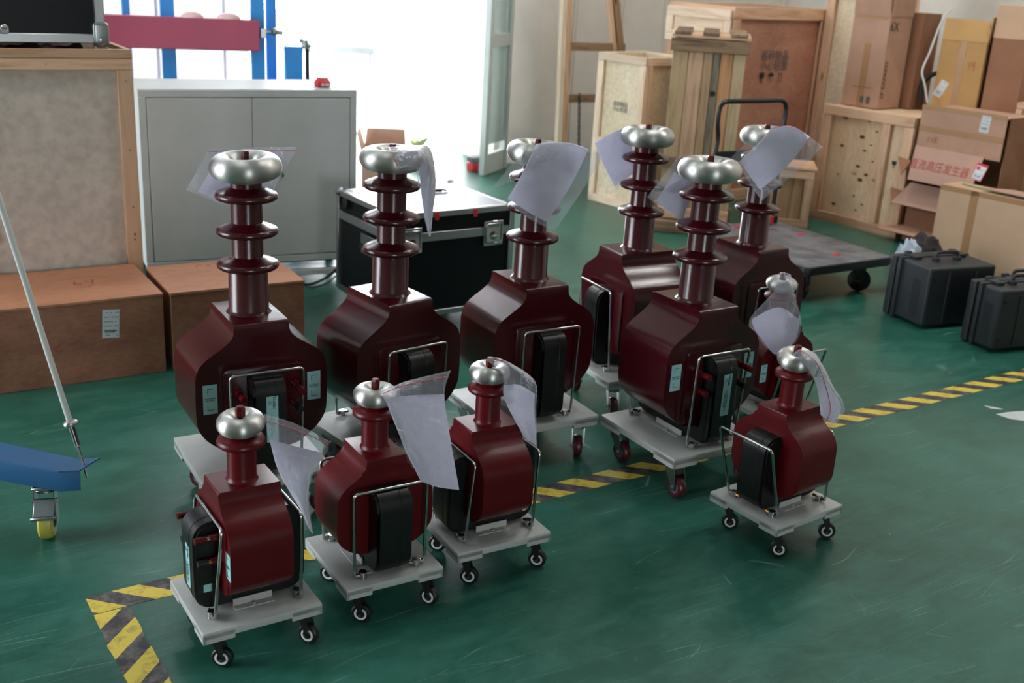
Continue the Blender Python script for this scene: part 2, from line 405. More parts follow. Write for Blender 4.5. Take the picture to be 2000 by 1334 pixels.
# ------------------------------------------------------------------ the hall
RM = Matrix.Rotation(TA, 4, 'Z')
def rbox(name, s0, s1, t0, t1, z0, z1, mat):
    bm = BM(); box(bm, ((s0 + s1) / 2, (t0 + t1) / 2, (z0 + z1) / 2), (s1 - s0, t1 - t0, z1 - z0))
    o = obj(name, bm, mat); o.matrix_world = RM; return struct(o)
fl = rbox('floor', S0, S1, T0, T1 + .25, -.1, 0, M['floor'])
def wall_panels(name, s0, s1, z0, z1, t, mat, pitch=.34, holes=()):
    """profiled sheet wall: flat sheets with raised standing ribs, each sheet a part"""
    root = rbox(name, s0, s1, t + .06, t + .25, z0, z1, M['wallcream'])
    k = s0
    while k < s1 - .05:
        e = min(k + pitch, s1)
        pbox('sheet_panel', ((k + e) / 2, t + .04, (z0 + z1) / 2), (e - k - .012, .035, z1 - z0), mat, root, .006)
        pbox('rib', (e - .02, t + .02, (z0 + z1) / 2), (.03, .03, z1 - z0), mat, root, .006)
        k = e
    return root
wall_panels('wall_far_right', DOOR[1] + .42, S1, 0, HZ, T1 - .04, M['wallcream'], .5)
wall_panels('wall_far_left', S0, DOOR[0], 0, HZ, T1 - .04, M['wallwhite'], .55)
rbox('wall_far_lintel', DOOR[0], DOOR[1], T1, T1 + .25, DOOR[2], HZ, M['wallcream'])
rbox('wall_right', S1, S1 + .2, T0, T1 + .25, 0, HZ, M['wallcream'])
rbox('wall_left_near', S0 - .2, S0, T0, LEFT[0], 0, HZ, M['wallcream'])
rbox('wall_left_far', S0 - .2, S0, LEFT[1], T1 + .25, 0, HZ, M['wallcream'])
rbox('wall_left_lintel', S0 - .2, S0, LEFT[0], LEFT[1], LEFT[2], HZ, M['wallcream'])
rbox('ground_left', S0 - 16, S0 - .2, T0 - 4, T1 + 10, -.12, -.02, M['concrete'])
rbox('wall_back_left', S0, REAR[0], T0 - .2, T0, 0, HZ, M['wallcream'])
rbox('wall_back_right', REAR[1], S1, T0 - .2, T0, 0, HZ, M['wallcream'])
rbox('wall_back_lintel', REAR[0], REAR[1], T0 - .2, T0, REAR[2], HZ, M['wallcream'])
rbox('ceiling', S0, S1, T0 - .2, T1 + .25, HZ, HZ + .15, M['roofm'])
rbox('trim_1', DOOR[1], DOOR[1] + .42, T1 - .26, T1 + .25, 0, HZ, M['wallcream'])     # pillar beside the door
out = rbox('ground_outside', -16, 26, T1 + .25, T1 + 22, -.12, -.02, M['concrete'])
out2 = rbox('ground_rear', -14, 14, T0 - 16, T0 - .2, -.12, -.02, M['concrete'])

# white partition just outside the doorway, under an unseen canopy added to shade it
pb_ = ST(0, T1 + 2.4); s_end = OP(490, 80, pb_, math.degrees(TA))[0]
part = rbox('wall_outside', -4.0, s_end, T1 + 2.45, T1 + 2.6, 0, 3.4, M['wallwhite'])
k = -3.9
while k < s_end - .1:
    e = min(k + .62, s_end); pbox('sheet_panel', ((k + e) / 2, T1 + 2.43, 1.7), (e - k - .03, .04, 3.38), M['wallwhite'], part, .006); k = e
rbox('added_shade_canopy', -4.5, s_end + .6, T1 + .26, T1 + 2.9, 3.45, 3.55, M['roofm'])

# door leaf standing open at the right jamb: white frame with grey-green glass
dr = thing('door_leaf', 'open white door leaf with grey-green glass panes at the right side of the doorway', 'door')
del dr['category'], dr['label']; struct(dr); dr.name = 'door_1'
dA = G(940, 343); dB = G(984, 327); dang = math.atan2(dB.y - dA.y, dB.x - dA.x); dl = (dB - dA).length
dr.location = dA; dr.rotation_euler = (0, 0, dang)
for x0 in (0.03, dl - .03): pbox('stile', (x0, 0, 1.35), (.06, .05, 2.7), M['frameg'], dr, .004)
for z in (.08, 1.02, 2.66): pbox('rail', (dl / 2, 0, z), (dl - .12, .045, .1 if z != .08 else .16), M['frameg'], dr, .004)
pbox('glass_pane', (dl / 2, 0, .6), (dl - .12, .012, .74), M['glass'], dr)
pbox('glass_pane', (dl / 2, 0, 1.84), (dl - .12, .012, 1.54), M['glass'], dr)

# fill lamps added under the ceiling, out of frame, to brighten the hall
for i, (s, t) in enumerate(((-2, -4), (3, -4), (-2, 1.2), (3.4, 1.2), (6.4, 1.5), (1, 5.6), (5.6, 5.0))):
    L = thing('fill_light', 'slim white fill light panel added unseen under the hall roof', 'light', ST(s, t, HZ - .02), TA, 'added fill light panels')
    pbox('housing', (0, 0, -.03), (1.3, .36, .06), M['roofm'], L, .005)
    a = area('fill_light_glow', ST(s, t, HZ - .09), 0, TA, 1.2, .3, (2, 2, 2, 3, 30, 20, 45)[i], (1, .97, .93))
for i, (s, t) in enumerate(((.5, 3.2), (3.6, 3.4), (6.2, 2.6))):  # further added fill lamps, for camera-facing surfaces at the far side
    L = thing('fill_light', 'slim white fill light panel added unseen under the hall roof', 'light', ST(s, t, HZ - .02), TA, 'added fill light panels')
    pbox('housing', (0, 0, -.03), (1.3, .36, .06), M['roofm'], L, .005)
    area('fill_light_glow', ST(s, t, HZ - .09), 0, TA, 1.2, .3, (20, 40, 60)[i], (1, .97, .93))

# hazard tape on the floor: two strips meeting at a corner
def tape(name, mat, s0, s1, t0, t1, label, jag=0.004):
    bm = BM(); n = max(2, int(max(s1 - s0, t1 - t0) / .05)); along = (s1 - s0) > (t1 - t0)
    A = []; B = []
    for i in range(n + 1):
        k = i / n; j = random.uniform(-jag, jag) * (1 if random.random() < .35 else .2)
        if along: A.append((s0 + (s1 - s0) * k, t0 + j)); B.append((s0 + (s1 - s0) * k, t1 + j * .5))
        else: A.append((s0 + j, t0 + (t1 - t0) * k)); B.append((s1 + j, t0 + (t1 - t0) * k))
    prism(bm, A + B[::-1], .0002, .0008)
    o = obj(name, bm, mat); o.matrix_world = RM
    return tag(o, label, 'tape')
tape('hazard_tape', M['tape1'], .483, 7.6, 2.5325, 2.621, 'long yellow and black striped floor tape running from the lower left corner to the right')
tape('hazard_tape', M['tape2'], .483, .571, .9, 2.530, 'short yellow and black striped floor tape running out of the bottom edge at left')
# worn white patch on the floor at the right
def patch(name, pts, mat, label, cat, z=.0006):
    bm = BM(); P = [G(x, y) for x, y in pts]; prism(bm, [(p.x, p.y) for p in P], 0, z); return tag(obj(name, bm, mat), label, cat)
M['worn'] = plain('bare_white_screed', 'c3cacb', .6, var=.1, vs=40)
patch('worn_patch', [(1945, 809), (1968, 805), (2012, 802), (2012, 823), (1975, 819)], M['worn'], 'bare white patch worn through the green floor at the right edge', 'floor mark')
patch('worn_patch', [(1921, 792), (1940, 795), (1960, 799), (1955, 800), (1935, 798)], M['worn'], 'thin white scrape on the green floor above the bare patch', 'floor mark')

# ------------------------------------------------------------------ transformers on trolleys
DIM = {
 's': dict(W=.267, L=.29, T=.030, Z=.115, ln=.15, Zt=.5605, Rt=.0557, rt=.0228, cw=.048, cy=.135, cz0=.122, cz1=.348,
           prof=[(.0530, .420), (.0550, .400), (.0620, .386), (.0820, .371), (.1090, .352), (.1250, .331), (.1310, .305), (.1310, .262), (.1310, .228), (.1230, .203), (.1030, .182), (.0800, .168), (.050, .162)],
           wr=.025, ww=.018, inset=(.037, .037), gz=.350, gx=.100, gf=.105, red='redmat'),
 'l': dict(W=.377, L=.397, T=.036, Z=.1505, ln=.24, Zt=1.0205, Rt=.1003, rt=.0335, cw=.048, cy=.19, cz0=.160, cz1=.457,
           prof=[(.0790, .602), (.0810, .575), (.0920, .556), (.1160, .537), (.1500, .515), (.1770, .492), (.1900, .460), (.1920, .420), (.1920, .335), (.1840, .296), (.1600, .262), (.1250, .234), (.098, .218), (.060, .212)],
           wr=.036, ww=.030, inset=(.048, .05), gz=.470, gx=.106, gf=.15, red='red'),
}
def shed(z, rc, R_, rb):
    return [(rb, z - .015), (rc + .006, z - .0125), (R_ * .84, z - .0112), (R_ * .93, z - .0098), (R_ * .98, z - .006), (R_, z), (R_ * .98, z + .006), (R_ * .93, z + .0098), (R_ * .84, z + .0125), (rc + .018, z + .0175), (rc + .005, z + .021), (rc, z + .025)]
def caster_small(t, x, y, zb, a):
    bm = BM(); lathe(bm, [(0, 0), (.017, 0), (.017, -.006), (.012, -.012), (0, -.012)], 16)
    for s in (-1, 1):
        prism(bm, [(-.012, -.008), (.018, -.008), (.020, -.030), (.026, -.050), (.020, -.062), (.012, -.060), (.0, -.03)], s * .012 - .002, s * .012 + .002, 'XZ')
    c = obj('caster', bm, M['rubber'], t, 40); c.location = (x, y, zb); c.rotation_euler = (0, 0, a)
    bm = BM(); zc = .0255 - zb; r = .0255
    lathe(bm, [(.018, -.009), (r - .003, -.009), (r, -.006), (r, .006), (r - .003, .009), (.018, .009)], 24, (.018, 0, zc), 'Y')
    lathe(bm, [(0, -.0075), (.019, -.0075), (.019, .0075), (0, .0075)], 24, (.018, 0, zc), 'Y')
    w = obj('wheel', bm, M['rubber'], c, 40)
    bm = BM()
    for s in (-1, 1):
        lathe(bm, [(.0115, s * .0078), (.0165, s * .0078), (.0165, s * .0102), (.0115, s * .0102)], 20, (.018, 0, zc), 'Y', closed=True)
    obj('hub_ring', bm, M['whitering'], c, 40)
    bm = BM(); cyl(bm, (.018, -.0165, zc), (.018, .0165, zc), .0042, 8); obj('axle', bm, M['chrome'], c, 40)
def caster_large(t, x, y, zb, a):
    bm = BM(); box(bm, (0, 0, -.002), (.07, .06, .004), .001)
    lathe(bm, [(0, -.004), (.026, -.004), (.028, -.010), (.024, -.016), (0, -.016)], 20)
    for s in (-1, 1):
        prism(bm, [(-.024, -.014), (.026, -.014), (.036, -.050), (.036, -.086), (.022, -.088), (.008, -.06), (-.02, -.03)], s * .020 - .0015, s * .020 + .0015, 'XZ')
    box(bm, (0, 0, -.017), (.05, .043, .004), .001)
    c = obj('caster', bm, M['zinc'], t, 40); c.location = (x, y, zb); c.rotation_euler = (0, 0, a)
    zc = .037 - zb; r = .037; bm = BM()
    lathe(bm, [(.022, -.013), (r - .005, -.014), (r - .001, -.010), (r, 0), (r - .001, .010), (r - .005, .014), (.022, .013)], 28, (.024, 0, zc), 'Y')
    obj('wheel', bm, M['wheelred'], c, 50)
    bm = BM(); lathe(bm, [(0, -.0125), (.0225, -.0125), (.0225, .0125), (0, .0125)], 20, (.024, 0, zc), 'Y'); obj('hub', bm, M['inkgrey'], c, 40)
    bm = BM(); cyl(bm, (.024, -.027, zc), (.024, .027, zc), .006, 8); obj('axle', bm, M['zinc'], c, 40)
def rrect(x0, x1, y0, y1, r, n=5):
    return [(p.x, p.y) for p in fillet([(x0, y0, 0), (x1, y0, 0), (x1, y1, 0), (x0, y1, 0)], r, n, True)]

def transformer(nm, ty, x, y, a, hand, label, term, guard=(None, None), wheels=(), tilt=(0, 0)):
    D = DIM[ty]; big = ty == 'l'
    rz = a if hand == 'R' else a - PI / 2
    t = thing('transformer_trolley', label, 'transformer', (x, y, 0), rz, 'large dark red transformers with three sheds' if big else 'small dark red transformers with one shed')
    W, L, T, Z = D['W'], D['L'], D['T'], D['Z']
    # plate: folded steel tray, the rim is deeper at the corners
    bm = BM(); box(bm, (0, 0, Z - T * .34), (W, L, T * .68), .003, seg=2)
    for sx in (-1, 1):
        for sy in (-1, 1):
            box(bm, (sx * (W / 2 - .004), sy * (L / 2 - L * .13), Z - T * .6), (.008, L * .26, T * .8), .001)
            box(bm, (sx * (W / 2 - W * .13), sy * (L / 2 - .004), Z - T * .6), (W * .26, .008, T * .8), .001)
    obj('base_plate', bm, M['plate'], t, 40)
    k = 0; ix, iy = D['inset']
    for sx in (-1, 1):
        for sy in (-1, 1):
            wa = wheels[k] if k < len(wheels) else random.uniform(-.5, .5)
            (caster_large if big else caster_small)(t, sx * (W / 2 - ix), sy * (L / 2 - iy), Z - T * (1 if big else .68), wa - rz); k += 1
    # body
    pr = catmull(D['prof'], 4 if big else 3); ln = D['ln']
    pr = [D['prof'][0]] + pr[1:]
    out = [(px_, pz) for px_, pz in pr] + [(-px_, pz) for px_, pz in pr[::-1]]
    bm = BM(); prism(bm, out, -ln / 2, ln / 2, 'XZ')
    es = [e for e in bm.edges if abs(e.verts[0].co.y - e.verts[1].co.y) < 1e-6]
    bmesh.ops.bevel(bm, geom=es, offset=.009 if big else .0035, segments=3, affect='EDGES', profile=.5)
    obj('resin_body', bm, M[D['red']], t, 35)
    if big:   # raised border panel round the core
        for s in (-1, 1):
            bm = BM(); prism(bm, rrect(-.115, .115, .225, .475, .02), s * ln / 2 - .004, s * ln / 2 + .004, 'XZ', .003)
            obj('raised_panel', bm, M['red'], t, 35)
    # insulator column with its sheds
    if big:
        bm = BM(); lathe(bm, [(.067, .600), (.0630, .6045), (.0590, .608), (.0566, .612), (.0552, .732), (.0505, .738), (.0455, .76), (.0443, .765), (.0443, .985), (0, .985)], 40)
        obj('insulator_column', bm, M['red'], t, 40)
        for z in (.742, .840, .940):
            bm = BM(); lathe(bm, [(.04, z - .016)] + shed(z, .0443, .0875, .0500 if z > .8 else .0540) + [(.04, z + .025)], 44); obj('shed', bm, M['red'], t, 50)
    else:
        bm = BM(); lathe(bm, [(.0385, .419), (.0365, .4225), (.0345, .425), (.0338, .430), (.0338, .535), (0, .535)], 32)
        obj('insulator_column', bm, M['redmat'], t, 40)
        bm = BM(); lathe(bm, [(.03, .499), (.0345, .501), (.040, .505), (.052, .507), (.0562, .511), (.0565, .517), (.053, .524), (.042, .529), (.037, .533), (.03, .534)], 36); obj('shed', bm, M['redmat'], t, 50)
    # corona ring
    Rt, rt, Zt = D['Rt'], D['rt'], D['Zt']; Rm = Rt - rt
    tm = Matrix.Rotation(tilt[0], 4, 'X') @ Matrix.Rotation(tilt[1], 4, 'Y')
    bm = BM(); lathe(bm, [(Rm + rt * math.cos(q), rt * math.sin(q)) for q in [2 * PI * i / 18 for i in range(18)]], 56, closed=True)
    ring = obj('corona_ring', bm, M['alu'], t, 80, Matrix.Translation((0, 0, Zt)) @ tm)
    bm = BM(); zi = -rt * .35; ri = Rm - rt * .6
    lathe(bm, [(0, zi - .004), (ri, zi - .004), (ri, zi), (.02, zi), (.014, zi + .006), (0, zi + .006)], 32); obj('ring_plate', bm, M['alu'], ring, 60)
    kz = Zt + (.018 if big else .016)
    bm = BM(); lathe(bm, [(0, 0), (.0105, 0), (.0115, .003), (.0115, .021), (.0085, .026), (0, .026)], 6, (0, 0, kz)); cyl(bm, (0, 0, kz - .03), (0, 0, kz), .005, 8)
    kb = obj('terminal_knob', bm, M['redmat'], t); 
    # core: a closed band standing through the body
    cy, z0, z1, cw = D['cy'], D['cz0'], D['cz1'], D['cw']; rr = .05; th = .05
    o2 = rrect(-cy, cy, z0, z1, rr, 6); i2 = rrect(-cy + th, cy - th, z0 + th, z1 - th, .012, 6)
    bm = BM(); vs = []
    for xx in (-cw, cw):
        vs.append(([bm.verts.new((xx, p, q)) for p, q in o2], [bm.verts.new((xx, p, q)) for p, q in i2]))
    n = len(o2)
    for i in range(n):
        j = (i + 1) % n
        bm.faces.new((vs[0][0][i], vs[0][0][j], vs[1][0][j], vs[1][0][i])); bm.faces.new((vs[0][1][i], vs[0][1][j], vs[1][1][j], vs[1][1][i]))
        for v in vs: bm.faces.new((v[0][i], v[0][j], v[1][j], v[1][i]))
    es = [e for e in bm.edges if e.verts[0].co.x == e.verts[1].co.x and all(v in set(vs[0][0] + vs[1][0]) for v in e.verts)]
    bmesh.ops.bevel(bm, geom=es, offset=.006, segments=2, affect='EDGES')
    core = obj('iron_core', bm, M['core'], t, 35)
    bm = BM(); tube(bm, [(.016, p, q) for p, q in rrect(-cy - .0002, cy + .0002, z0 - .0002, z1 + .0002, rr, 6)], .0009, 5, True); obj('band_seam', bm, M['blackmetal'], core, 40)
    # under-core clamp angles
    for s in (-1, 1):
        bm = BM(); box(bm, (s * (cw + .004), 0, Z + .010), (.003, L * .33, .020)); box(bm, (s * (cw + .014), 0, Z + .0012), (.020, L * .33, .0024)); 
        cyl(bm, (s * (cw + .016), 0, Z + .002), (s * (cw + .016), 0, Z + .006), .004, 8)
        obj('clamp_angle', bm, M['plate'], t)
    # guard bars front and rear
    gx, gz, gf = D['gx'], D['gz'], D['gf']
    for s, gy in ((-1, guard[0]), (1, guard[1])):
        gy = gy if gy is not None else gf + .012
        p = [(-gx + .018, s * gf, Z + .008), (-gx + .004, s * gf, Z + .008), (-gx, s * gy, gz), (gx, s * gy, gz), (gx - .004, s * gf, Z + .008), (gx - .018, s * gf, Z + .008)]
        bm = BM(); tube(bm, fillet(p, [0, .006, .014, .014, .006, 0], 5), .0042, 8); obj('guard_bar', bm, M['chrome'], t, 50)
        for q in (-1, 1):
            bm = BM(); cx = q * (gx - .026); cyl(bm, (cx, s * gf, Z), (cx, s * gf, Z + .018), .0105, 16); cyl(bm, (cx + q * .009, s * gf, Z + .009), (cx + q * .02, s * gf, Z + .009), .006, 8)
            cl = obj('bar_clamp', bm, M['chrome'], t, 40)
            bm = BM(); cyl(bm, (cx - q * .01, s * gf, Z + .009), (cx - q * .022, s * gf, Z + .009), .0045, 6); obj('clamp_screw', bm, M['brass'] if (random.random() < .3) else M['chrome'], cl)
    if term:
        yb = -ln / 2
        posts = ((-.076, .405, .075, 'redmat'), (.090, .412, .085, 'redmat'), (-.072, .345, .06, 'redmat'), (.090, .350, .065, 'rubber')) if big else ((-.070, .318, .062, 'redmat'), (.068, .318, .062, 'redmat'), (-.070, .255, .055, 'rubber'), (.062, .255, .055, 'rubber'))
        for px_, pz, pl, mt in posts:
            bm = BM(); cyl(bm, (px_, yb + .002, pz), (px_, yb - pl * .45, pz), .0105 if big else .0085, 14); 
            p_ = obj('terminal_post', bm, M['redmat'], t, 40)
            bm = BM(); cyl(bm, (px_, yb - pl * .45, pz), (px_, yb - pl * .55, pz), .006, 10); obj('post_stud', bm, M['brass'] if mt == 'rubber' else M['chrome'], p_, 40)
            bm = BM(); cyl(bm, (px_, yb - pl * .55, pz), (px_, yb - pl, pz), .0095 if big else .0078, 12, .0105 if big else .0085); obj('post_cap', bm, M[mt], p_, 40)
        # printed labels
        w, h_ = (.040, .088) if big else (.030, .066)
        zc = .392 if big else .262; xc = .152 if big else .115
        for s in (-1, 1):
            lb = pbox('printed_label', (s * xc, yb - .0008, zc), (w, .0012, h_), M['cyan'], t, 0)
            yy = -.0009
            text('lettering', 'Input Power\n(AC 200V)', w * .155, M['ink'], lb, FM((0, yy, 0), '-Y'))
            for q in (-1, 1):
                bm = BM(); box(bm, (w * .05, yy, q * h_ * .36), (w * .46, .0006, .0012)); box(bm, (-w * .18, yy, q * h_ * .28), (.0012, .0006, h_ * .17))
                obj('printed_bracket', bm, M['ink'], lb)
        zc2 = .335 if big else .225; hh = .14 if big else .11
        nl = pbox('printed_label', (.004, -cy - .0012, zc2), (.034 if big else .028, .0012, hh), M['cyan'], t, 0, Matrix.Rotation(0, 4, 'X'))
        text('lettering', 'Note:', .016, M['ink'], nl, FM((.006, -.0009, hh * .36), '-Y', R(-90)))
        text('lettering', '• Earth before use\n• Keep clear of high voltage\n• Read the manual', .0058, M['ink'], nl, FM((-.002, -.0009, -hh * .12), '-Y', R(-90)), 1.1)
        bm = BM(); tri = [(-.006, 0), (.006, 0), (0, .0105)]
        for i in range(3):
            a_ = tri[i]; b_ = tri[(i + 1) % 3]; cyl(bm, (a_[0] - .007, -.0009, a_[1] + hh * .34), (b_[0] - .007, -.0009, b_[1] + hh * .34), .0005, 5)
        obj('warning_triangle', bm, M['ink'], nl)
        pbox('printed_label', (cw + .0008, -cy + .03, zc2 - .045), (.0012, .02, .02), M['cyan'], t, 0)
    return t

LRG = 'large dark red transformer, three sheds, '
SML = 'small dark red transformer, one shed, '
d2 = R
UN = [
 ('A', 's', -.6140, 2.3402, .57376, 'L', SML + 'front left above the striped tape corner', True, (.083, .106), (R(-12), R(8), R(-5), R(-20))),
 ('B', 's', -.3326, 2.5609, .55032, 'R', SML + 'second from left in the front row', False, (.105, .115), (R(-10), R(-14), R(-25), R(0))),
 ('C', 's', -.0550, 2.7650, .54215, 'L', SML + 'third from left in the front row', False, (.085, .112), (R(-5), R(-25), R(-8), R(-12))),
 ('D', 's', .8218, 3.0152, .64454, 'L', SML + 'standing alone at the right front', False, (.176, .09), (R(-15), R(-5), R(-12), R(-10))),
 ('E', 's', .9520, 3.8300, .60, 'R', SML + 'half hidden behind the lone right front one', True, (.16, .12), ()),
 ('1', 'l', -.7660, 3.0475, .5317, 'R', LRG + 'leftmost, before the grey cabinet', True, (.165, .165), (R(-20), R(-20), R(-10), R(-30))),
 ('2', 'l', -.3892, 3.3117, .70, 'R', LRG + 'second from left, before the black flight case', False, (.165, .165), ()),
 ('3', 'l', .0477, 3.5766, .5317, 'R', LRG + 'middle, paper pouch hanging before its column', False, (.165, .165), (R(-60), R(-50), R(-88), R(-60))),
 ('5', 'l', .5833, 3.4397, .5639, 'R', LRG + 'right centre, striped tape under its trolley', True, (.167, .167), (R(-62), R(-58), R(-60), R(-40))),
 ('6', 'l', .9251, 4.2695, .5854, 'R', LRG + 'rear right, beside the platform truck', False, (.165, .165), ()),
 ('4', 'l', .4540, 4.0838, .4934, 'L', LRG + 'rear, its black core facing left', False, (.172, .165), (R(-80), R(-80), R(-85), R(0))),
]
for nm, ty, x, y, a, hand, label, term, gd, wh in UN:
    if nm in '23': a0 = a
    t_ = transformer(nm, ty, x, y, a, hand, label, term, gd, wh, {'1': (R(2), R(-3)), 'D': (R(6), R(8)), 'A': (R(3), R(3)), '3': (R(2), R(2)), 'E': (R(4), 0)}.get(nm, (0, 0)))

# ------------------------------------------------------------------ wooden crates
def crate(name, label, base, ang, w, d, h, mats, rail=.07, th=.022, mids=(), lid=True, open_top=False, group=None, z0=0.0, side_mid=False, panel=None):
    """box crate: origin at the left front bottom corner, x along the front, y away; panels inside an outer frame of boards"""
    t = thing(name, label, 'crate', (base.x, base.y, z0), R(ang), group)
    mx, my, mz, mp = mats
    mp2 = panel or mp
    for (c, s) in (((w / 2, th * 1.5, h / 2), (w - 2 * th, .012, h - .02)), ((w / 2, d - th * 1.5, h / 2), (w - 2 * th, .012, h - .02)),
                   ((th * 1.5, d / 2, h / 2), (.012, d - 2 * th, h - .02)), ((w - th * 1.5, d / 2, h / 2), (.012, d - 2 * th, h - .02))):
        pbox('side_panel', c, s, mp, t)
    pbox('bottom_panel', (w / 2, d / 2, th), (w - .01, d - .01, .015), mp, t)
    if not open_top: pbox('lid_panel', (w / 2, d / 2, h - .012), (w - 2 * th, d - 2 * th, .014), mp2, t)
    for y in (th / 2, d - th / 2):
        for z in (rail / 2, h - rail / 2): pbox('rail', (w / 2, y, z), (w, th, rail - .002), mx, t, .002)
        for x in (rail / 2, w - rail / 2): pbox('post', (x, y, h / 2), (rail, th - .002, h - 2 * rail - .002), mz, t, .002)
        for k in mids: pbox('batten', (w * k, y, h / 2), (rail * .8, th - .001, h - 2 * rail - .002), mz, t, .002)
    for x in (th / 2, w - th / 2):
        for z in (rail / 2, h - rail / 2): pbox('rail', (x, d / 2, z), (th - .001, d - 2 * th, rail - .002), my, t, .002)
        for y in (th + rail / 2, d - th - rail / 2): pbox('post', (x, y, h / 2), (th - .003, rail, h - 2 * rail - .002), mz, t, .002)
        if side_mid: pbox('batten', (x, d / 2, h * .42), (th - .002, d - 2 * th - 2 * rail, rail * .8), my, t, .002)
    return t
PINE = (M['pineX'], M['pineY'], M['pineZ'], M['plypine'])
PALE = (M['paleX'], M['paleY'], M['paleZ'], M['plywhite'])

# tall pale plywood crate at the left (origin: front left bottom corner, front runs along s)
sC, tC = 1.090, 4.63
t = thing('plywood_crate', 'tall pale plywood crate with pine frame at the left edge, black case on top', 'crate', SB(sC - 1.35, tC), TB)
w, d, h = 1.35, .55, 1.188
for c, s in (((w / 2, .03, h / 2), (w - .05, .012, h - .04)), ((w / 2, d - .03, h / 2), (w - .05, .012, h - .04)), ((.03, d / 2, h / 2), (.012, d - .05, h - .04)), ((w - .03, d / 2, h / 2), (.012, d - .05, h - .04))):
    pbox('side_panel', c, s, M['plypale'], t)
pbox('lid_panel', (w / 2, d / 2, h - .05), (w - .05, d - .05, .014), M['oldX'], t)
for y in (.012, d - .012):
    pbox('rail', (w / 2, y, h - .018), (w, .024, .034), M['pineX'], t, .002)
    pbox('rail', (w / 2, y, h - .058), (w - .004, .022, .044), M['pineX'], t, .002)
    pbox('rail', (w / 2, y, .04), (w, .024, .08), M['pineX'], t, .002)
    for x in (.032, w - .032, w * .48): pbox('post', (x, y, .594), (.062, .022, 1.026), M['pineZ'], t, .002)
for x in (.012, w - .012):
    pbox('rail', (x, d / 2, h - .018), (.024, d - .05, .034), M['pineY'], t, .002)
    pbox('rail', (x, d / 2, .04), (.024, d - .05, .08), M['pineY'], t, .002)
bm = BM()
for i in range(9):
    x, z = random.choice(((w - .03, random.uniform(.2, 1.1)), (w - .03, random.uniform(.2, 1.1)), (random.uniform(.2, 1.3), h - .058)))
    lathe(bm, [(0, 0), (.004, 0), (.0035, -.002), (0, -.002)], 8, (x, -.0002, z), m=Matrix.Rotation(R(90), 3, 'X'))
o = obj('nail_head', bm, M['zinc'], t); o['kind'] = 'stuff'

# grey cloth under the black case, on the crate
bm = BM(); nx, ny = 26, 10; g = []
for i in range(nx):
    row = []
    for j in range(ny):
        x = i / (nx - 1) * .36; y = j / (ny - 1) * .2
        row.append(bm.verts.new((x, y, .012 + .011 * math.sin(x * 34 + y * 12) + .008 * math.sin(x * 70 - y * 30) + (.008 if 0 < j < ny - 1 else -.008))))
    g.append(row)
for i in range(nx - 1):
    for j in range(ny - 1): bm.faces.new((g[i][j], g[i + 1][j], g[i + 1][j + 1], g[i][j + 1]))
bmesh.ops.solidify(bm, geom=bm.faces[:], thickness=.006)
o = obj('folded_cloth', bm, M['cloth'], None, 60); o.location = SB(sC - .52, tC + .045, h - .026); o.rotation_euler = (0, 0, TB)
tag(o, 'crumpled grey cloth squeezed under the black case on the tall crate', 'cloth')

# black laminate case with aluminium edges on the crate
def flight_edges(t, w, d, h, e, mat):
    for y in (0, d):
        for z in (0, h): pbox('edge_trim', (w / 2, y, z), (w, e, e), mat, t, .003)
    for x in (0, w):
        for z in (0, h): pbox('edge_trim', (x, d / 2, z), (e, d, e), mat, t, .003)
        for y in (0, d): pbox('edge_trim', (x, y, h / 2), (e, e, h), mat, t, .003)
t = thing('instrument_case', 'black case with aluminium edges lying on the tall plywood crate', 'case', SB(sC - .105 - .95, tC + .065, h + .035), TB)
w, d, hh = .95, .42, .46
pbox('shell', (w / 2, d / 2, hh / 2), (w - .006, d - .006, hh - .006), M['case'], t)
flight_edges(t, w, d, hh, .036, M['alutrim'])
for q in ((w - .35, .0),):
    bm = BM(); box(bm, (0, -.012, 0), (.035, .014, .032), .004); box(bm, (0, -.022, .012), (.022, .012, .02), .005)
    o = obj('latch', bm, M['chrome'], t, 40); o.location = (q[0], -.008, .03)
bm = BM(); tube(bm, fillet([(-.028, 0, .04), (-.028, 0, -.022), (.028, 0, -.022), (.028, 0, .04)], .02, 5), .004, 8)
o = obj('handle_ring', bm, M['chrome'], t, 50); o.location = (w - .22, -.014, .29)
for x in (0, w):
    bm = BM(); box(bm, (x, 0, .02), (.062, .062, .085), .012, seg=3); bmesh.ops.create_uvsphere(bm, u_segments=14, v_segments=8, radius=.034, matrix=Matrix.Translation((x, 0, -.004)))
    obj('corner_guard', bm, M['zinc'], t, 50)
bm = BM(); box(bm, (.28, .2, -.028), (.42, .3, .025), .002); obj('support_batten', bm, M['oldX'], t, 40)

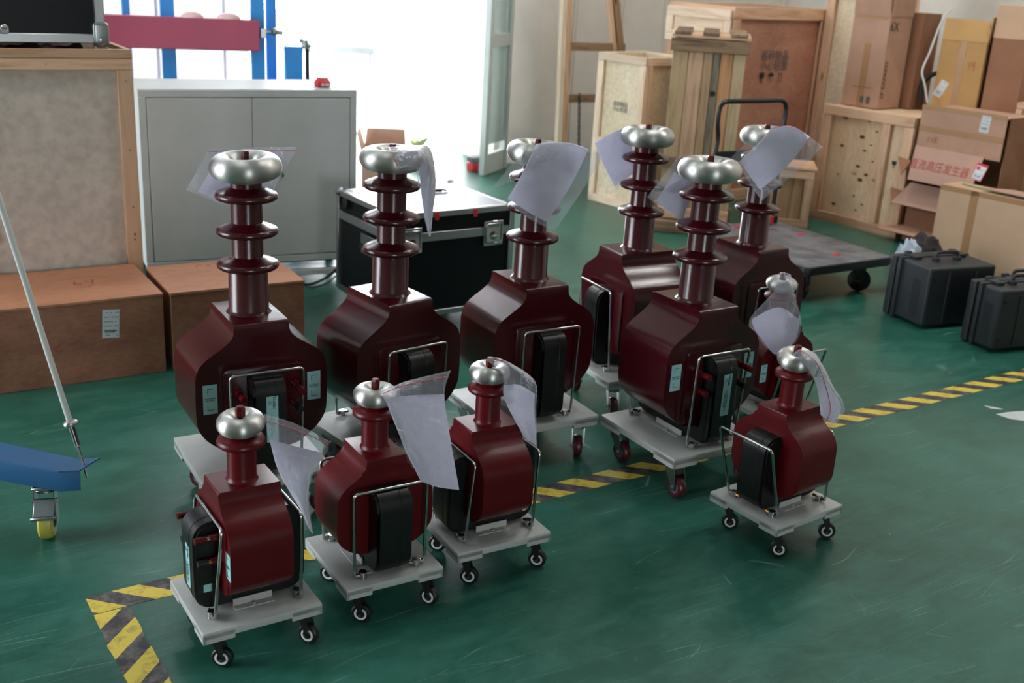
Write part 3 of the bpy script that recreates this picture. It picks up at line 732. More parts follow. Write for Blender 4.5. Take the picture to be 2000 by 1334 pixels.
# low plywood boxes in front
def plybox(label, s, t0, w, d, h, ang=0):
    t = thing('plywood_box', label, 'box', SB(s, t0), TB + ang)
    pbox('front_panel', (w / 2, .006, h / 2 - .004), (w, .012, h - .010), M['plyred'], t, .001)
    pbox('rear_panel', (w / 2, d - .006, h / 2 - .004), (w, .012, h - .010), M['plyred'], t, .001)
    for x in (.006, w - .006): pbox('side_panel', (x, d / 2, h / 2 - .004), (.012, d - .026, h - .012), M['plyred'], t, .001)
    pbox('lid', (w / 2, d / 2, h - .004), (w + .004, d + .004, .010), M['plyredtop'], t, .001)
    return t
def scribble(name, parent, pts, m, r=.0022, mat='inkred'):
    bm = BM(); tube(bm, [(x, y, 0) for x, y in pts], r, 5); o = obj(name, bm, M[mat], parent, 60); o.matrix_local = m @ Matrix.Diagonal((1, 1, .15, 1)); return o
def label_sheet(parent, w, h, m, lines=5, red=False, head=None):
    bm = BM(); box(bm, (0, 0, 0), (w, h, .0008)); lb = obj('paper_label', bm, M['white'], parent); lb.matrix_local = m
    rnd = random.Random(int(w * 1e4 + h * 1e3))
    for i in range(lines):
        y = h * (.40 - .8 * i / max(1, lines - 1)); x = -w * .42; 
        bm = BM(); n = 0
        while x < w * .40:
            l = rnd.uniform(.05, .16) * w
            if rnd.random() < .75: box(bm, (x + l / 2, y, .0006), (l, h * .022, .0004)); n += 1
            x += l + w * .03
        if n:
            o = obj('printed_line', bm, M['inkgrey'], lb); o['kind'] = 'stuff'
        else: bm.free()
    bm = BM(); x = -w * .32
    while x < w * .3:
        l = rnd.choice((.008, .014, .022)) * w; box(bm, (x, -h * .26, .0006), (l, h * .11, .0004)); x += l + w * rnd.choice((.012, .02, .03))
    o = obj('barcode', bm, M['ink'], lb); o['kind'] = 'stuff'
    return lb
t = plybox('long low reddish plywood box with a white shipping label, at the left edge', 1.040 - 1.05, 4.149, 1.05, .46, .32)
label_sheet(t, .062, .112, FM((.852, -.0012, .222), '-Y', R(-4)), 6)
six = [(-.03, .03), (-.045, .012), (-.048, -.012), (-.036, -.022), (-.022, -.012), (-.026, .002), (-.044, -.004)]
scribble('red_six', t, six, FM((.82, .25, .3215), '+Z', R(10)))
scribble('red_vee', t, [(.0, .012), (.012, -.02), (.035, .02), (.01, -.045), (-.02, -.07)], FM((.82, .25, .3215), '+Z', R(10)))
scribble('red_mark', t, [(0, .03), (-.006, 0), (-.018, -.035)], FM((.62, -.001, .19), '-Y'))
scribble('red_mark', t, [(.01, .012), (-.012, 0), (-.004, -.018), (.016, -.012)], FM((.66, -.001, .15), '-Y'))
t2 = plybox('smaller reddish plywood box right of the long low one, before the grey cabinet', 1.068, 4.140, .54, .40, .32, R(-1))
scribble('red_mark', t2, [(-.05, -.02), (-.045, .012), (-.02, .016)], FM((.24, .34, .3215), '+Z'))
scribble('red_mark', t2, [(.03, .016), (.045, .01), (.05, -.02)], FM((.24, .34, .3215), '+Z'))
scribble('red_mark', t2, [(-.004, .008), (.012, -.008), (0, 0), (.012, .008), (-.004, -.008)], FM((.24, .34, .3215), '+Z'))

# ------------------------------------------------------------------ grey two-door cabinet
cb = Vector((-1.775, 5.119, 0)); ca = R(25.5); w, d, z0, z1 = 1.038, .42, .10, .953
t = thing('metal_cabinet', 'wide light grey steel cabinet with two flush doors behind the leftmost transformer', 'cabinet', cb, ca)
pbox('carcass', (w / 2, d / 2 + .012, (z0 + z1) / 2), (w - .004, d - .026, z1 - z0 - .004), M['cab'], t, .003)
fr = .034
pbox('face_frame', (w / 2, .006, z1 - fr / 2), (w, .024, fr), M['cab'], t, .002)
pbox('face_frame', (w / 2, .006, z0 + fr / 2), (w, .024, fr), M['cab'], t, .002)
for x in (fr / 2, w - fr / 2): pbox('face_frame', (x, .006, (z0 + z1) / 2), (fr, .024, z1 - z0 - 2 * fr), M['cab'], t, .002)
pbox('shadow_gap', (w / 2, .0035, (z0 + z1) / 2), (w - 2 * fr, .014, z1 - z0 - 2 * fr), M['dark'], t)
dw = (w - 2 * fr - .003 * 3) / 2
for i, x in enumerate((fr + .003 + dw / 2, w - fr - .003 - dw / 2)):
    dd = pbox('door', (x, .003, (z0 + z1) / 2), (dw, .020, z1 - z0 - 2 * fr - .007), M['cab'], t, .0025)
    if i:
        bm = BM(); cyl(bm, (0, 0, 0), (0, -.006, 0), .011, 16); k = obj('lock', bm, M['chrome'], dd, 40); k.location = (-dw / 2 + .135, -.010, .02)
        bm = BM(); cyl(bm, (0, -.006, 0), (0, -.024, 0), .009, 12); k = obj('green_key_tag', bm, plain('green_plastic', '1f6a5c', .4), dd, 40); k.location = (-dw / 2 + .135, -.010, .02)
pbox('top_sheet', (w / 2, d / 2, z1 + .001), (w + .004, d + .004, .004), M['cab'], t, .001)
for y in (.02, d - .02): pbox('base_rail', (w / 2, y, .035), (w + .02, .03, .03), M['cab'], t, .003)
for x in (.03, w - .03):
    for y in (.02, d - .02): pbox('foot', (x, y, .06), (.04, .03, .12), M['bluepaint'], t, .002)
pbox('under_shelf', (w / 2, d / 2, .095), (w - .04, d - .04, .012), M['bluepaint'], t)
# red alarm lamp on the cabinet
lp = G(630, 170, z1 + .004)
t = thing('alarm_lamp', 'red warning lamp with white label standing on the grey cabinet', 'lamp', (lp.x, lp.y, z1 + .0035), ca)
bm = BM(); lathe(bm, [(0, 0), (.055, 0), (.055, .003), (.05, .005), (0, .005)], 32); obj('base_plate', bm, M['zinc'], t, 40)
bm = BM(); lathe(bm, [(0, .005), (.043, .005), (.043, .027), (.026, .048), (0, .048)], 8); obj('lamp_cover', bm, M['reddot'], t, 20)
pbox('paper_label', (.004, -.0415, .017), (.042, .0012, .014), M['white'], t); 

# coiled black cable on the floor between cabinet and flight case
pts = [G(575, 548, .02), G(600, 556, .012), G(630, 546, .03), G(655, 528, .07), G(664, 512, .11)]
bm = BM(); tube(bm, catmull([tuple(p) for p in pts], 5), .007, 8)
tag(obj('power_cable', bm, M['rubber'], None, 60), 'thick black cable on the floor right of the smaller plywood box', 'cable')
pts = [G(583, 556, .012), G(610, 562, .012), G(640, 552, .02), G(660, 535, .05), G(668, 524, .08)]
bm = BM(); tube(bm, catmull([tuple(p) for p in pts], 5), .004, 8)
tag(obj('power_cable', bm, M['rubber'], None, 60), 'thin black cable lying beside the thick one under the cabinet', 'cable')

# ------------------------------------------------------------------ big flight case
t = thing('flight_case', 'big black flight case with grey lid and aluminium edges behind the large transformers', 'case', SB(2.052, 4.203), R(35))
w, d, h = .60, .55, .548
zb = .07; zl = .435
pbox('body_shell', (w / 2, d / 2, (zb + zl) / 2), (w - .006, d - .006, zl - zb), M['case'], t)
pbox('lid_shell', (w / 2, d / 2, (zl + h) / 2 - .003), (w - .006, d - .006, h - zl - .006), M['case'], t)
pbox('lid_top', (w / 2, d / 2, h - .004), (w - .05, d - .05, .010), M['casetop'], t)
e = .026
for z in (zb + .01, zl, h - e / 2):
    hgt = .040 if z == zl else e
    for y in (0, d): pbox('edge_trim', (w / 2, y, z), (w, e * .5, hgt), M['alutrim'], t, .002)
    for x in (0, w): pbox('edge_trim', (x, d / 2, z), (e * .5, d, hgt), M['alutrim'], t, .002)
for y in (0, d): pbox('edge_trim', (w / 2, y + (e / 2 if y == 0 else -e / 2), h - .002), (w, e, .006), M['alutrim'], t, .002)
for x in (0, w): pbox('edge_trim', (x + (e / 2 if x == 0 else -e / 2), d / 2, h - .002), (e, d, .006), M['alutrim'], t, .002)
for x in (0, w):
    for y in (0, d): pbox('edge_trim', (x, y, (zb + h) / 2), (e, e, h - zb - .01), M['alutrim'], t, .003)
    for y in (0, d):
        bm = BM(); bmesh.ops.create_uvsphere(bm, u_segments=14, v_segments=8, radius=.021); o = obj('ball_corner', bm, M['zinc'], t, 60); o.location = (x, y, h - .008)
for x in (.075, .50):      # butterfly latches
    bm = BM(); box(bm, (0, -.008, 0), (.105, .006, .115), .003); la = obj('butterfly_latch', bm, M['chrome'], t, 40); la.location = (x, -.002, zl - .01)
    bm = BM(); tube(bm, fillet([(-.042, -.014, -.045), (.042, -.014, -.045), (.042, -.014, .045), (-.042, -.014, .045)], .012, 4, True), .004, 6, True); obj('latch_rim', bm, M['chrome'], la, 60)
    bm = BM(); lathe(bm, [(0, 0), (.022, 0), (.02, .006), (0, .008)], 18, (0, -.011, -.01), m=Matrix.Rotation(R(90), 3, 'X')); box(bm, (0, -.02, -.01), (.034, .008, .006), .002); obj('latch_turn', bm, M['chrome'], la, 40)
    for zz in (.035,): 
        bm = BM(); box(bm, (0, -.013, zz), (.05, .006, .012), .002); obj('latch_hook', bm, M['zinc'], la, 40)
for x in (.20, .40): pbox('red_clip', (x, -.008, h - .022), (.020, .006, .034), M['reddot'], t, .001)
bm = BM(); box(bm, (0, 0, 0), (.006, .17, .09), .002); hp = obj('side_handle', bm, M['zinc'], t, 40); hp.location = (-.010, .22, .355)
bm = BM(); tube(bm, fillet([(-.008, -.06, 0), (-.02, -.06, -.01), (-.02, .06, -.01), (-.008, .06, 0)], .01, 4), .006, 8); obj('handle_grip', bm, M['rubber'], hp, 60)
bm = BM(); box(bm, (-.012, .47, h - .050), (.012, .05, .05), .004); obj('rubber_bumper', bm, M['rubber'], t, 40)
bm = BM(); box(bm, (0, 0, 0), (.10, .035, .004), .001); o = obj('top_tag', bm, M['white'], t); o.location = (.40, .33, h + .003)
bm = BM(); tube(bm, fillet([(-.045, 0, .006), (-.03, .002, .014), (.03, -.002, .014), (.045, 0, .006)], .01, 3), .004, 6); box(bm, (0, .012, .006), (.06, .008, .006), .001); obj('cable_tie', bm, M['rubber'], o)
for x in (.06, w - .06):
    for y in (.06, d - .06):
        bm = BM(); box(bm, (0, 0, .062), (.05, .05, .012), .002)
        for s in (-1, 1): box(bm, (0, s * .018, .045), (.03, .004, .03))
        c = obj('caster', bm, M['rubber'], t, 40); c.location = (x, y, 0)
        bm = BM(); lathe(bm, [(0, -.012), (.030, -.012), (.031, 0), (.030, .012), (0, .012)], 20, (0, 0, .031), 'Y'); obj('wheel', bm, M['rubber'], c, 40)

# open cardboard carton between cabinet and doorway
def slab(name, pts, th, mat, parent=None):
    """thin stiff sheet through given corner points (in order), thickness along its normal"""
    P = [Vector(p) for p in pts]; n = (P[1] - P[0]).cross(P[2] - P[0]).normalized() * th
    bm = BM(); A = [bm.verts.new(p) for p in P]; B = [bm.verts.new(p + n) for p in P]
    bm.faces.new(A); bm.faces.new(B[::-1])
    for i in range(len(P)): bm.faces.new((A[i], A[(i + 1) % len(P)], B[(i + 1) % len(P)], B[i]))
    return obj(name, bm, mat, parent)
def carton(name, label, loc, rz, w, d, h, mat, flaps=None, top=True, group=None, cat='carton'):
    """cardboard box, origin at front left bottom; flaps: dict side -> (length, angle from level in degrees)"""
    t = thing(name, label, cat, loc, rz, group); k = .005
    pbox('front_wall', (w / 2, k / 2, h / 2), (w, k, h), mat, t); pbox('rear_wall', (w / 2, d - k / 2, h / 2), (w, k, h), mat, t)
    pbox('left_wall', (k / 2, d / 2, h / 2), (k, d - 2 * k, h), mat, t); pbox('right_wall', (w - k / 2, d / 2, h / 2), (k, d - 2 * k, h), mat, t)
    pbox('bottom', (w / 2, d / 2, k / 2), (w - 2 * k, d - 2 * k, k), mat, t)
    if top:
        pbox('top_flap', (w / 2, d * .25, h + k / 2), (w, d * .5 - .002, k), mat, t); pbox('top_flap', (w / 2, d * .75, h + k / 2), (w, d * .5 - .002, k), mat, t)
    for side, (L, a) in (flaps or {}).items():
        c, s_ = math.cos(R(a)) * L, math.sin(R(a)) * L
        q = {'front': [(0, 0, h), (w, 0, h), (w - .01, -c, h + s_), (.01, -c, h + s_)], 'rear': [(0, d, h), (w, d, h), (w - .01, d + c, h + s_), (.01, d + c, h + s_)],
             'left': [(0, 0, h), (0, d, h), (-c, d - .01, h + s_), (-c, .01, h + s_)], 'right': [(w, 0, h), (w, d, h), (w + c, d - .01, h + s_), (w + c, .01, h + s_)]}[side]
        slab('flap', q, .004, mat, t)
    return t
b = G(706, 372); carton('cardboard_carton', 'open brown carton standing right of the grey cabinet near the doorway', (b.x, b.y, 0), R(5), .30, .36, .26, M['card'], {'left': (.15, 75), 'rear': (.14, 60), 'right': (.16, -35)}, False)

# ------------------------------------------------------------------ blue lifting frame with crimson beam behind the cabinet
fb = Vector((-1.35, 6.75, 0)); fa = 19
t = thing('lifting_frame', 'blue steel frame with a crimson crossbeam behind the grey cabinet', 'frame', fb, R(fa))
def fx(px, py): return OP(px, py, fb, fa)
x0, zt = fx(205, 27); x1, zt1 = fx(503, 37); _, zb0 = fx(300, 92)
pbox('crossbeam', ((x0 + x1) / 2 - .15, -.05, (zt + zb0) / 2), (x1 - x0 + .3, .10, zt - zb0), M['crimson'], t, .004)
for px, wpx in ((251, 16), (331, 28), (505, 27), (536, 20)):
    a_, _ = fx(px - wpx / 2, 120); b_, _ = fx(px + wpx / 2, 120)
    pbox('post', ((a_ + b_) / 2, .07 if px < 500 else (.03 if px < 520 else .16), 1.1), (b_ - a_, .06, 2.2), M['bluebright'], t, .004)
a_, zq = fx(556, 90); b_, _ = fx(590, 90)
pbox('short_post', ((a_ + b_) / 2, .0, zq / 2), (b_ - a_, .06, zq), M['bluebright'], t, .004)
pbox('foot_beam', ((fx(505, 120)[0] + b_) / 2, .05, .04), (.5, .08, .08), M['bluebright'], t, .004)
xx, zz = fx(512, 63)
pbox('bracket', (xx, -.05, zz), (.035, .06, .055), M['zinc'], t, .003)
xx, zz = fx(532, 62); bm = BM(); cyl(bm, (xx - .05, 0, zz), (xx + .06, 0, zz - .005), .013, 10); bmesh.ops.create_uvsphere(bm, u_segments=10, v_segments=6, radius=.024, matrix=Matrix.Translation((xx + .01, 0, zz)))
obj('clamp', bm, M['zinc'], t, 50)
xx, zz = fx(596, 88); bm = BM(); cyl(bm, (xx - .03, 0, zz + .03), (xx + .03, 0, zz - .01), .014, 10); cyl(bm, (xx, 0, zz + .03), (xx, 0, zz - .02), .018, 10); obj('swivel_joint', bm, M['zinc'], t, 40)
bm = BM(); cyl(bm, (xx + .012, 0, zz - .02), (xx + .018, 0, 0.0), .013, 10); obj('support_tube', bm, M['blackmetal'], t, 40)
for px in (375, 445):
    xx, zz = fx(px, 26); bm = BM(); bmesh.ops.create_uvsphere(bm, u_segments=16, v_segments=8, radius=.055, matrix=Matrix.Translation((xx, -.05, zt)) @ Matrix.Diagonal((1.25, .8, .62, 1))); o = obj('pink_bobbin', bm, M['pinkplastic'], t, 40)

# outside, seen blown out through the doorway
def outside(px, py, z=-.02): return G(px, py, z)
b = PD(893, 150, 12.5)
t = thing('big_bag', 'tall white bulk bag leaning outside beyond the doorway', 'bag', (b.x, b.y, -.02), TA + R(12))
bm = BM(); lathe(bm, [(0, 0), (.20, 0), (.26, .12), (.27, .5), (.22, .95), (.12, 1.3), (.05, 1.36), (0, 1.36)], 20)
for v in bm.verts: v.co.x += v.co.z * .30 + .02 * math.sin(v.co.z * 17 + v.co.y * 20)
obj('bag_body', bm, plain('grey_white_woven_sheet', 'a2a6ae', .7), t, 60)
b = outside(815, 325)
t = thing('potted_plant', 'small potted plant outside the doorway', 'plant', (b.x, b.y, -.02))
bm = BM(); lathe(bm, [(0, 0), (.06, 0), (.09, .14), (.08, .14), (.07, .12), (0, .12)], 20); obj('pot', bm, M['terracotta'], t, 40)
for i in range(14):
    a_ = i * 2.4; L = random.uniform(.08, .18)
    bm = BM(); q = [Vector((0, -.012, 0)), Vector((L * .5, -.03, L * .4)), Vector((L, 0, L * .55)), Vector((L * .5, .03, L * .4)), Vector((0, .012, 0))]
    vs = [bm.verts.new(v) for v in q]; bm.faces.new(vs); bmesh.ops.solidify(bm, geom=bm.faces[:], thickness=.002)
    o = obj('leaf', bm, M['plant'], t); o.location = (0, 0, .12); o.rotation_euler = (0, -.5 + .1 * (i % 4), a_)
b = outside(932, 338); pbx = thing('tool_box', 'small red and grey box on the ground beside the open door leaf', 'box', (b.x, b.y, -.02 if False else 0), TA)
pbox('lower_shell', (0, 0, .035), (.15, .1, .07), M['reddot'], pbx, .006); pbox('lid', (0, 0, .092), (.15, .1, .043), M['inkgrey'], pbx, .006)
b = PD(640, 92, 13); t = thing('metal_rail', 'grey metal guard rail outside beyond the doorway', 'rail', (b.x, b.y, -.02), R(4))
pbox('rail_bar', (0, 0, b.z), (1.1, .05, .09), M['zinc'], t, .004)
for x in (-.5, .5): pbox('rail_post', (x, 0, b.z / 2), (.05, .05, b.z), M['zinc'], t, .004)

# ------------------------------------------------------------------ crates along the right wall
def px_w(base, ang, px, py): return OP(px, py, base, ang)[0]
# bright pine crate
b = G(1147, 389); a_ = -50; w = px_w(b, a_, 1255, 200); h = OP(1161, 99, b, a_)[1]
t = crate('pine_crate', 'bright pale pine crate nearest the doorway, printed handling marks on its panel', b, a_, w, .46, h, PALE, rail=.055, side_mid=False, open_top=True)
pbox('batten', (w / 2, .011, h * .42), (w - .11, .020, .05), M['paleX'], t, .002)
for x in (.03, w - .03): pbox('skid', (x, .23, .018), (.06, .46, .035), M['paleY'], t, .002)
text('faded_stencil', '易碎物品\n小心轻放', .036, M['inkgrey'], t, FM((w * .5, .022, h * .66), '-Y'))
# weathered plank crate: every plank a part
b = G(1280, 447); a_ = -9; w = px_w(b, a_, 1462, 78); h = OP(1290, 64, b, a_)[1]
t = thing('plank_crate', 'tall weathered plank crate with a black knot, behind the platform truck handle', 'crate', b, R(a_))
xs = [w * q for q in (0, .22, .43, .555, .66, .83, 1)]
PLK = [wood('plank_' + str(i), c1, c2, 'Z', var=.08) for i, (c1, c2) in enumerate((('b09470', '86694c'), ('c29c7e', '9c7860'), ('a88868', '705440'), ('7c705e', '4c463c'), ('c89468', 'ac7a50'), ('b8a07c', '927858')))]
for i in range(6):
    pbox('plank', ((xs[i] + xs[i + 1]) / 2, .01 + random.uniform(0, .003), h / 2 + .03), (xs[i + 1] - xs[i] - .004, .02, h - .12), PLK[i], t, .002)
for i in range(4):
    pbox('plank', (.01, .04 + .125 * i + .06, h / 2 + .03), (.018, .12, h - .12), M['pineZ'], t, .002)
    pbox('plank', (w - .01, .04 + .125 * i + .06, h / 2 + .03), (.018, .12, h - .12), M['pineZ'], t, .002)
pbox('rear_panel', (w / 2, .55, h / 2 + .03), (w, .02, h - .12), M['oldZ'], t)
pbox('rail', (w / 2, -.012, h - .06), (w + .03, .024, .075), M['oldX'], t, .003)
pbox('rail', (w / 2, -.012, h * .36), (w + .0, .022, .07), M['oldX'], t, .003)
pbox('rail', (w / 2, -.012, .12), (w + .0, .022, .07), M['pineX'], t, .003)
pbox('skid', (w / 2, -.03, .04), (w + .06, .10, .075), M['oldX'], t, .003); pbox('skid', (w / 2, .5, .04), (w + .06, .10, .075), M['oldX'], t, .003)
for i in range(4): pbox('lid_board', (w / 2 + random.uniform(-.01, .01), .05 + i * .145, h - .008), (w + .03, .135, .018), M['pineX'], t, .002)
for x in (w * .12, w * .5, w * .88): pbox('lid_batten', (x, .27, h + .012), (.10, .60, .018), M['oldY'], t, .002)
bm = BM(); lathe(bm, [(0, 0), (.017, 0), (.015, -.002), (0, -.002)], 14, (w * .60, -.0005, h * .72), m=Matrix.Rotation(R(90), 3, 'X')); obj('knot', bm, M['rubber'], t)
# big reddish crate behind it
b = G(1392, 398); a_ = 40; zt = 1.385
def tp(px, py): return OP(px, py, b, a_)
w = tp(1616, 60)[0]
t = crate('plywood_crate', 'big reddish plywood crate with printed handling symbols behind the plank crate', b, a_, w, .62, zt, (M['pineX'], M['pineY'], M['pineZ'], M['plyredcrate']), rail=.085, mids=())
bright = pbox('lit_end_panel', (-.004, .31, zt - .16), (.02, .48, .16), M['paleY'], t, .002)  # pale wood on this end paints in the door light falling there
for i, z in enumerate((.06, .23)): pbox('lit_end_board', (-.02, .31, zt - z), (.02, .60, .07), M['paleY'], t, .002)
for y in (.04, .58): pbox('lit_end_board', (-.02, y, zt - .145), (.018, .07, .10), M['paleZ'], t, .002)
x0 = tp(1495, 110)[0]; x1 = tp(1540, 110)[0]; z0 = tp(1500, 110)[1]; z1 = tp(1500, 130)[1]; z2 = tp(1505, 152)[1]
text('stencil', '易碎物品', (x1 - x0) * .30, M['inkgrey'], t, FM(((x0 + x1) / 2, .0165, z0), '-Y'))
text('stencil', '小心轻放', (x1 - x0) * .30, M['inkgrey'], t, FM(((x0 + x1) / 2, .0165, z1), '-Y'))
def handling_symbols(t, x, z, s, mat, n=3, y=.0165):
    bm = BM(); prism(bm, [(x - .4 * s, z + .5 * s), (x + .4 * s, z + .5 * s), (x + .34 * s, z), (x + .06 * s, z - .15 * s), (x - .06 * s, z - .15 * s), (x - .34 * s, z)], y - .0004, y, 'XZ'); box(bm, (x, y, z - .28 * s), (.08 * s, .0008, .28 * s)); box(bm, (x, y, z - .42 * s), (.45 * s, .0008, .07 * s)); obj('glass_symbol', bm, M[mat], t)
    x += 1.5 * s
    if n > 1:
        bm = BM(); prism(bm, [(x + .45 * s * math.cos(PI * k / 8), z + .12 * s + .38 * s * math.sin(PI * k / 8)) for k in range(9)], y - .0004, y, 'XZ'); box(bm, (x, y, z - .1 * s), (.05 * s, .0008, .5 * s)); box(bm, (x + .1 * s, y, z - .35 * s), (.2 * s, .0008, .05 * s)); obj('umbrella_symbol', bm, M[mat], t)
    x += 1.5 * s
    if n > 2:
        bm = BM()
        for q in (-.22, .22):
            box(bm, (x + q * s, y, z), (.07 * s, .0008, .7 * s)); prism(bm, [(x + (q - .14) * s, z + .25 * s), (x + (q + .14) * s, z + .25 * s), (x + q * s, z + .52 * s)], y - .0004, y, 'XZ')
        box(bm, (x, y, z - .42 * s), (.8 * s, .0008, .06 * s)); obj('upward_symbol', bm, M[mat], t)
handling_symbols(t, x0 + .01, z2, (x1 - x0) * .26, 'ink')
# small pine crate under it, right of the plank crate
b = G(1497, 440); a_ = -9; w = px_w(b, a_, 1577, 440) ; h = OP(1580, 325, G(1577, 446), a_)[1]
t = crate('pine_crate', 'small open pine crate behind the platform truck, under the big reddish crate', b, a_, w, .34, h - .03, (M['pineX'], M['pineY'], M['pineZ'], M['oldZ']), rail=.055)
for i in range(3): pbox('lid_board', (w / 2, .05 + i * .115, h - .018), (w + .03, .105, .018), M['pineX'], t, .002)
# long low pine crate at the right with dark knots
b = G(1579, 424); a_ = -50.5; w = 1.30; h = OP(1592, 200, b, a_)[1]
w = .70
CD = Vector((math.cos(R(a_)), math.sin(R(a_)), 0)); CN = Vector((-CD.y, CD.x, 0)); crR = b.copy()
def CR(u, v, z=0): return crR + CD * u + CN * v + Vector((0, 0, z))
t = crate('pine_crate', 'knotty pine crate with middle batten carrying the tall courier carton', b, a_, w, .80, h, PINE, rail=.065, th=.03, mids=(.72,))
crate('pine_crate', 'pine crate half hidden behind the carton with red lettering, carrying cartons', CR(.72, .42), a_, .85, .60, h - .002, PINE, rail=.065, th=.03)
handling_symbols(t, px_w(b, a_, 1740, 320), OP(1740, 322, b, a_)[1], .045, 'ink', 1, .036)
bm = BM()
for kx, ky in ((355, 208), (545, 240), (490, 368), (325, 437), (560, 435), (508, 480), (455, 607), (290, 670), (520, 677), (470, 718), (420, 850), (255, 912), (485, 920), (435, 965), (895, 485), (850, 737), (810, 777), (770, 1030), (575, 570), (610, 325)):
    xk, zk = OP(1560 + kx / 4.168, 180 + ky / 4.168, b, a_); rk = .006 + .009 * ((kx * 7 + ky) % 5) / 4
    lathe(bm, [(0, 0), (rk, 0), (rk * .9, -.0006), (0, -.0006)], 10, (xk, .0385, zk), m=Matrix.Diagonal((1.7, 1, 1)).to_3x3() @ Matrix.Rotation(R(90), 3, 'X'))
o = obj('knots', bm, plain('dark_knot', '5c3020', .6), t); o['kind'] = 'stuff'
bm = BM(); xq, zq = OP(1757, 338, b, a_); box(bm, (xq, .036, zq), (.05, .001, .05)); obj('printed_mark', bm, M['inkgrey'], t)
pbox('skid', (w / 2, .03, .012), (w, .06, .024), M['pineX'], t); 
crH = h
# tall narrow crate standing on the floor behind it
b = G(1630, 352); a_ = -50
t = crate('pine_crate', 'tall pine crate with white panel behind the long knotty crate, cut by the top edge', Vector((2.20, 8.66, 0)), -50, .46, .5, 2.0, (M['pineX'], M['pineY'], M['pineZ'], M['plywhite']), rail=.07, th=.03)
pbox('film_cover', (.17, -.004, 1.62), (.18, .004, .12), M['bagwhite'], t)

# timber frame leaning on the wall right of the doorway, with a chain
b = G(1085, 352); a_ = 28
t = thing('timber_frame', 'tall tapering timber frame with a chain leaning at the wall right of the doorway', 'frame', b, R(a_))
def tf(px, py): x, z = OP(px, py, b, a_); return Vector((x, 0, z))
def bar(name, p, q, wd, th, mat, par, y=0.0):
    p = Vector(p); q = Vector(q); d = q - p; L = d.length
    o = pbox(name, (0, 0, 0), (wd, th, L), M[mat], par, .003)
    ang_ = math.atan2(d.x, d.z); o.matrix_local = Matrix.Translation((p + q) / 2 + Vector((0, y, 0))) @ Matrix.Rotation(ang_, 4, 'Y'); return o
bl = tf(1090, 300); blt = tf(1101, 0); dd_ = (blt - bl).normalized()
bar('post', (bl.x - dd_.x * .2, 0, 0.0), blt + dd_ * .5, .045, .05, 'paleZ', t)
bar('post', (bl.x - dd_.x * .2 + .055, 0, 0.0), blt + dd_ * .5 + Vector((.055, 0, 0)), .04, .05, 'pineZ', t, .02)
p1 = tf(1213, 92); p0 = tf(1204, 0); dq = (p0 - p1).normalized()
bar('post', p1 - dq * .03, p0 + dq * .5, .055, .05, 'oldZ', t, .02); bar('post', p1 - dq * .03 - Vector((.055, 0, 0)), p0 + dq * .5 - Vector((.055, 0, 0)), .03, .05, 'pineZ', t, .02)
for (pa, pb2) in (((1112, 91), (1222, 93)), ((1108, 193), (1175, 192))):
    A_ = tf(*pa); B_ = tf(*pb2); pbox('crossbar', ((A_.x + B_.x) / 2, .02, (A_.z + B_.z) / 2), (B_.x - A_.x, .04, .06), M['oldX'], t, .003)
c0 = tf(1127, 186); c1 = tf(1126, 290)
ch = None; n_ = 18
for i in range(n_):
    bm = BM(); tube(bm, [(.010 * math.cos(q), 0, .021 * math.sin(q)) for q in [2 * PI * k / 10 for k in range(10)]], .0035, 5, True)
    o = obj('chain_link', bm, M['blackmetal'], t, 60); p = c0.lerp(c1, i / (n_ - 1)); o.location = p + Vector((0, -.035, 0)); o.rotation_euler = (0, 0, (i % 2) * PI / 2)

# ------------------------------------------------------------------ cardboard boxes on and beside the long crate
Rz = crH
# tall courier box on the crate
b = G(1643, 203, Rz); a_ = -52
c1_ = G(1712, 213.5, Rz); a1 = math.degrees(math.atan2(c1_.y - b.y, c1_.x - b.x)); w = (c1_ - b).length
hh = OP(1663, 27, b, a1)[1] - Rz
d = OP(1789, 213, c1_, a1 + 90)[0]
t = carton('courier_carton', 'tall brown courier carton marked 6X standing on the long pine crate', (b.x, b.y, Rz + .001), R(a1), w, .26, hh, M['card'], {'front': (.18, 80), 'right': (.16, 85), 'left': (.16, 85), 'rear': (.18, 88)}, False)
D_ = .26
text('marking', '6X', .085, M['ink'], t, FM((w + .0012, .06, hh - .065), '+X'))
text('marking', 'SF EXPRESS', .05, M['ink'], t, FM((w + .0012, .035, .19), '+X', R(90)))
bm = BM(); box(bm, (w * .5, -.001, hh - .005), (w * .9, .0008, .03)); obj('parcel_tape', bm, M['ptape'], t)
bm = BM(); box(bm, (w * .5, -.001, hh * .35), (.05, .0008, hh * .7)); obj('parcel_tape', bm, M['ptape'], t)
for q in (.55, .72): pbox('printed_square', (w * q, -.0012, .05), (.028, .0008, .045), M['inkgrey'], t)
bm = BM(); box(bm, (w * .5, -.0012, .13), (w * .5, .0008, .004)); obj('printed_line', bm, M['inkgrey'], t)
# second brown box behind it
c2 = b + Vector((math.cos(R(a1 + 90)), math.sin(R(a1 + 90)), 0)) * (D_ + .02) + Vector((math.cos(R(a1)), math.sin(R(a1)), 0)) * .05
carton('cardboard_carton', 'dark brown carton behind the tall courier carton, in shade', (c2.x, c2.y, Rz + .001), R(a1), .30, .22, .62, M['carddark'], {}, True)
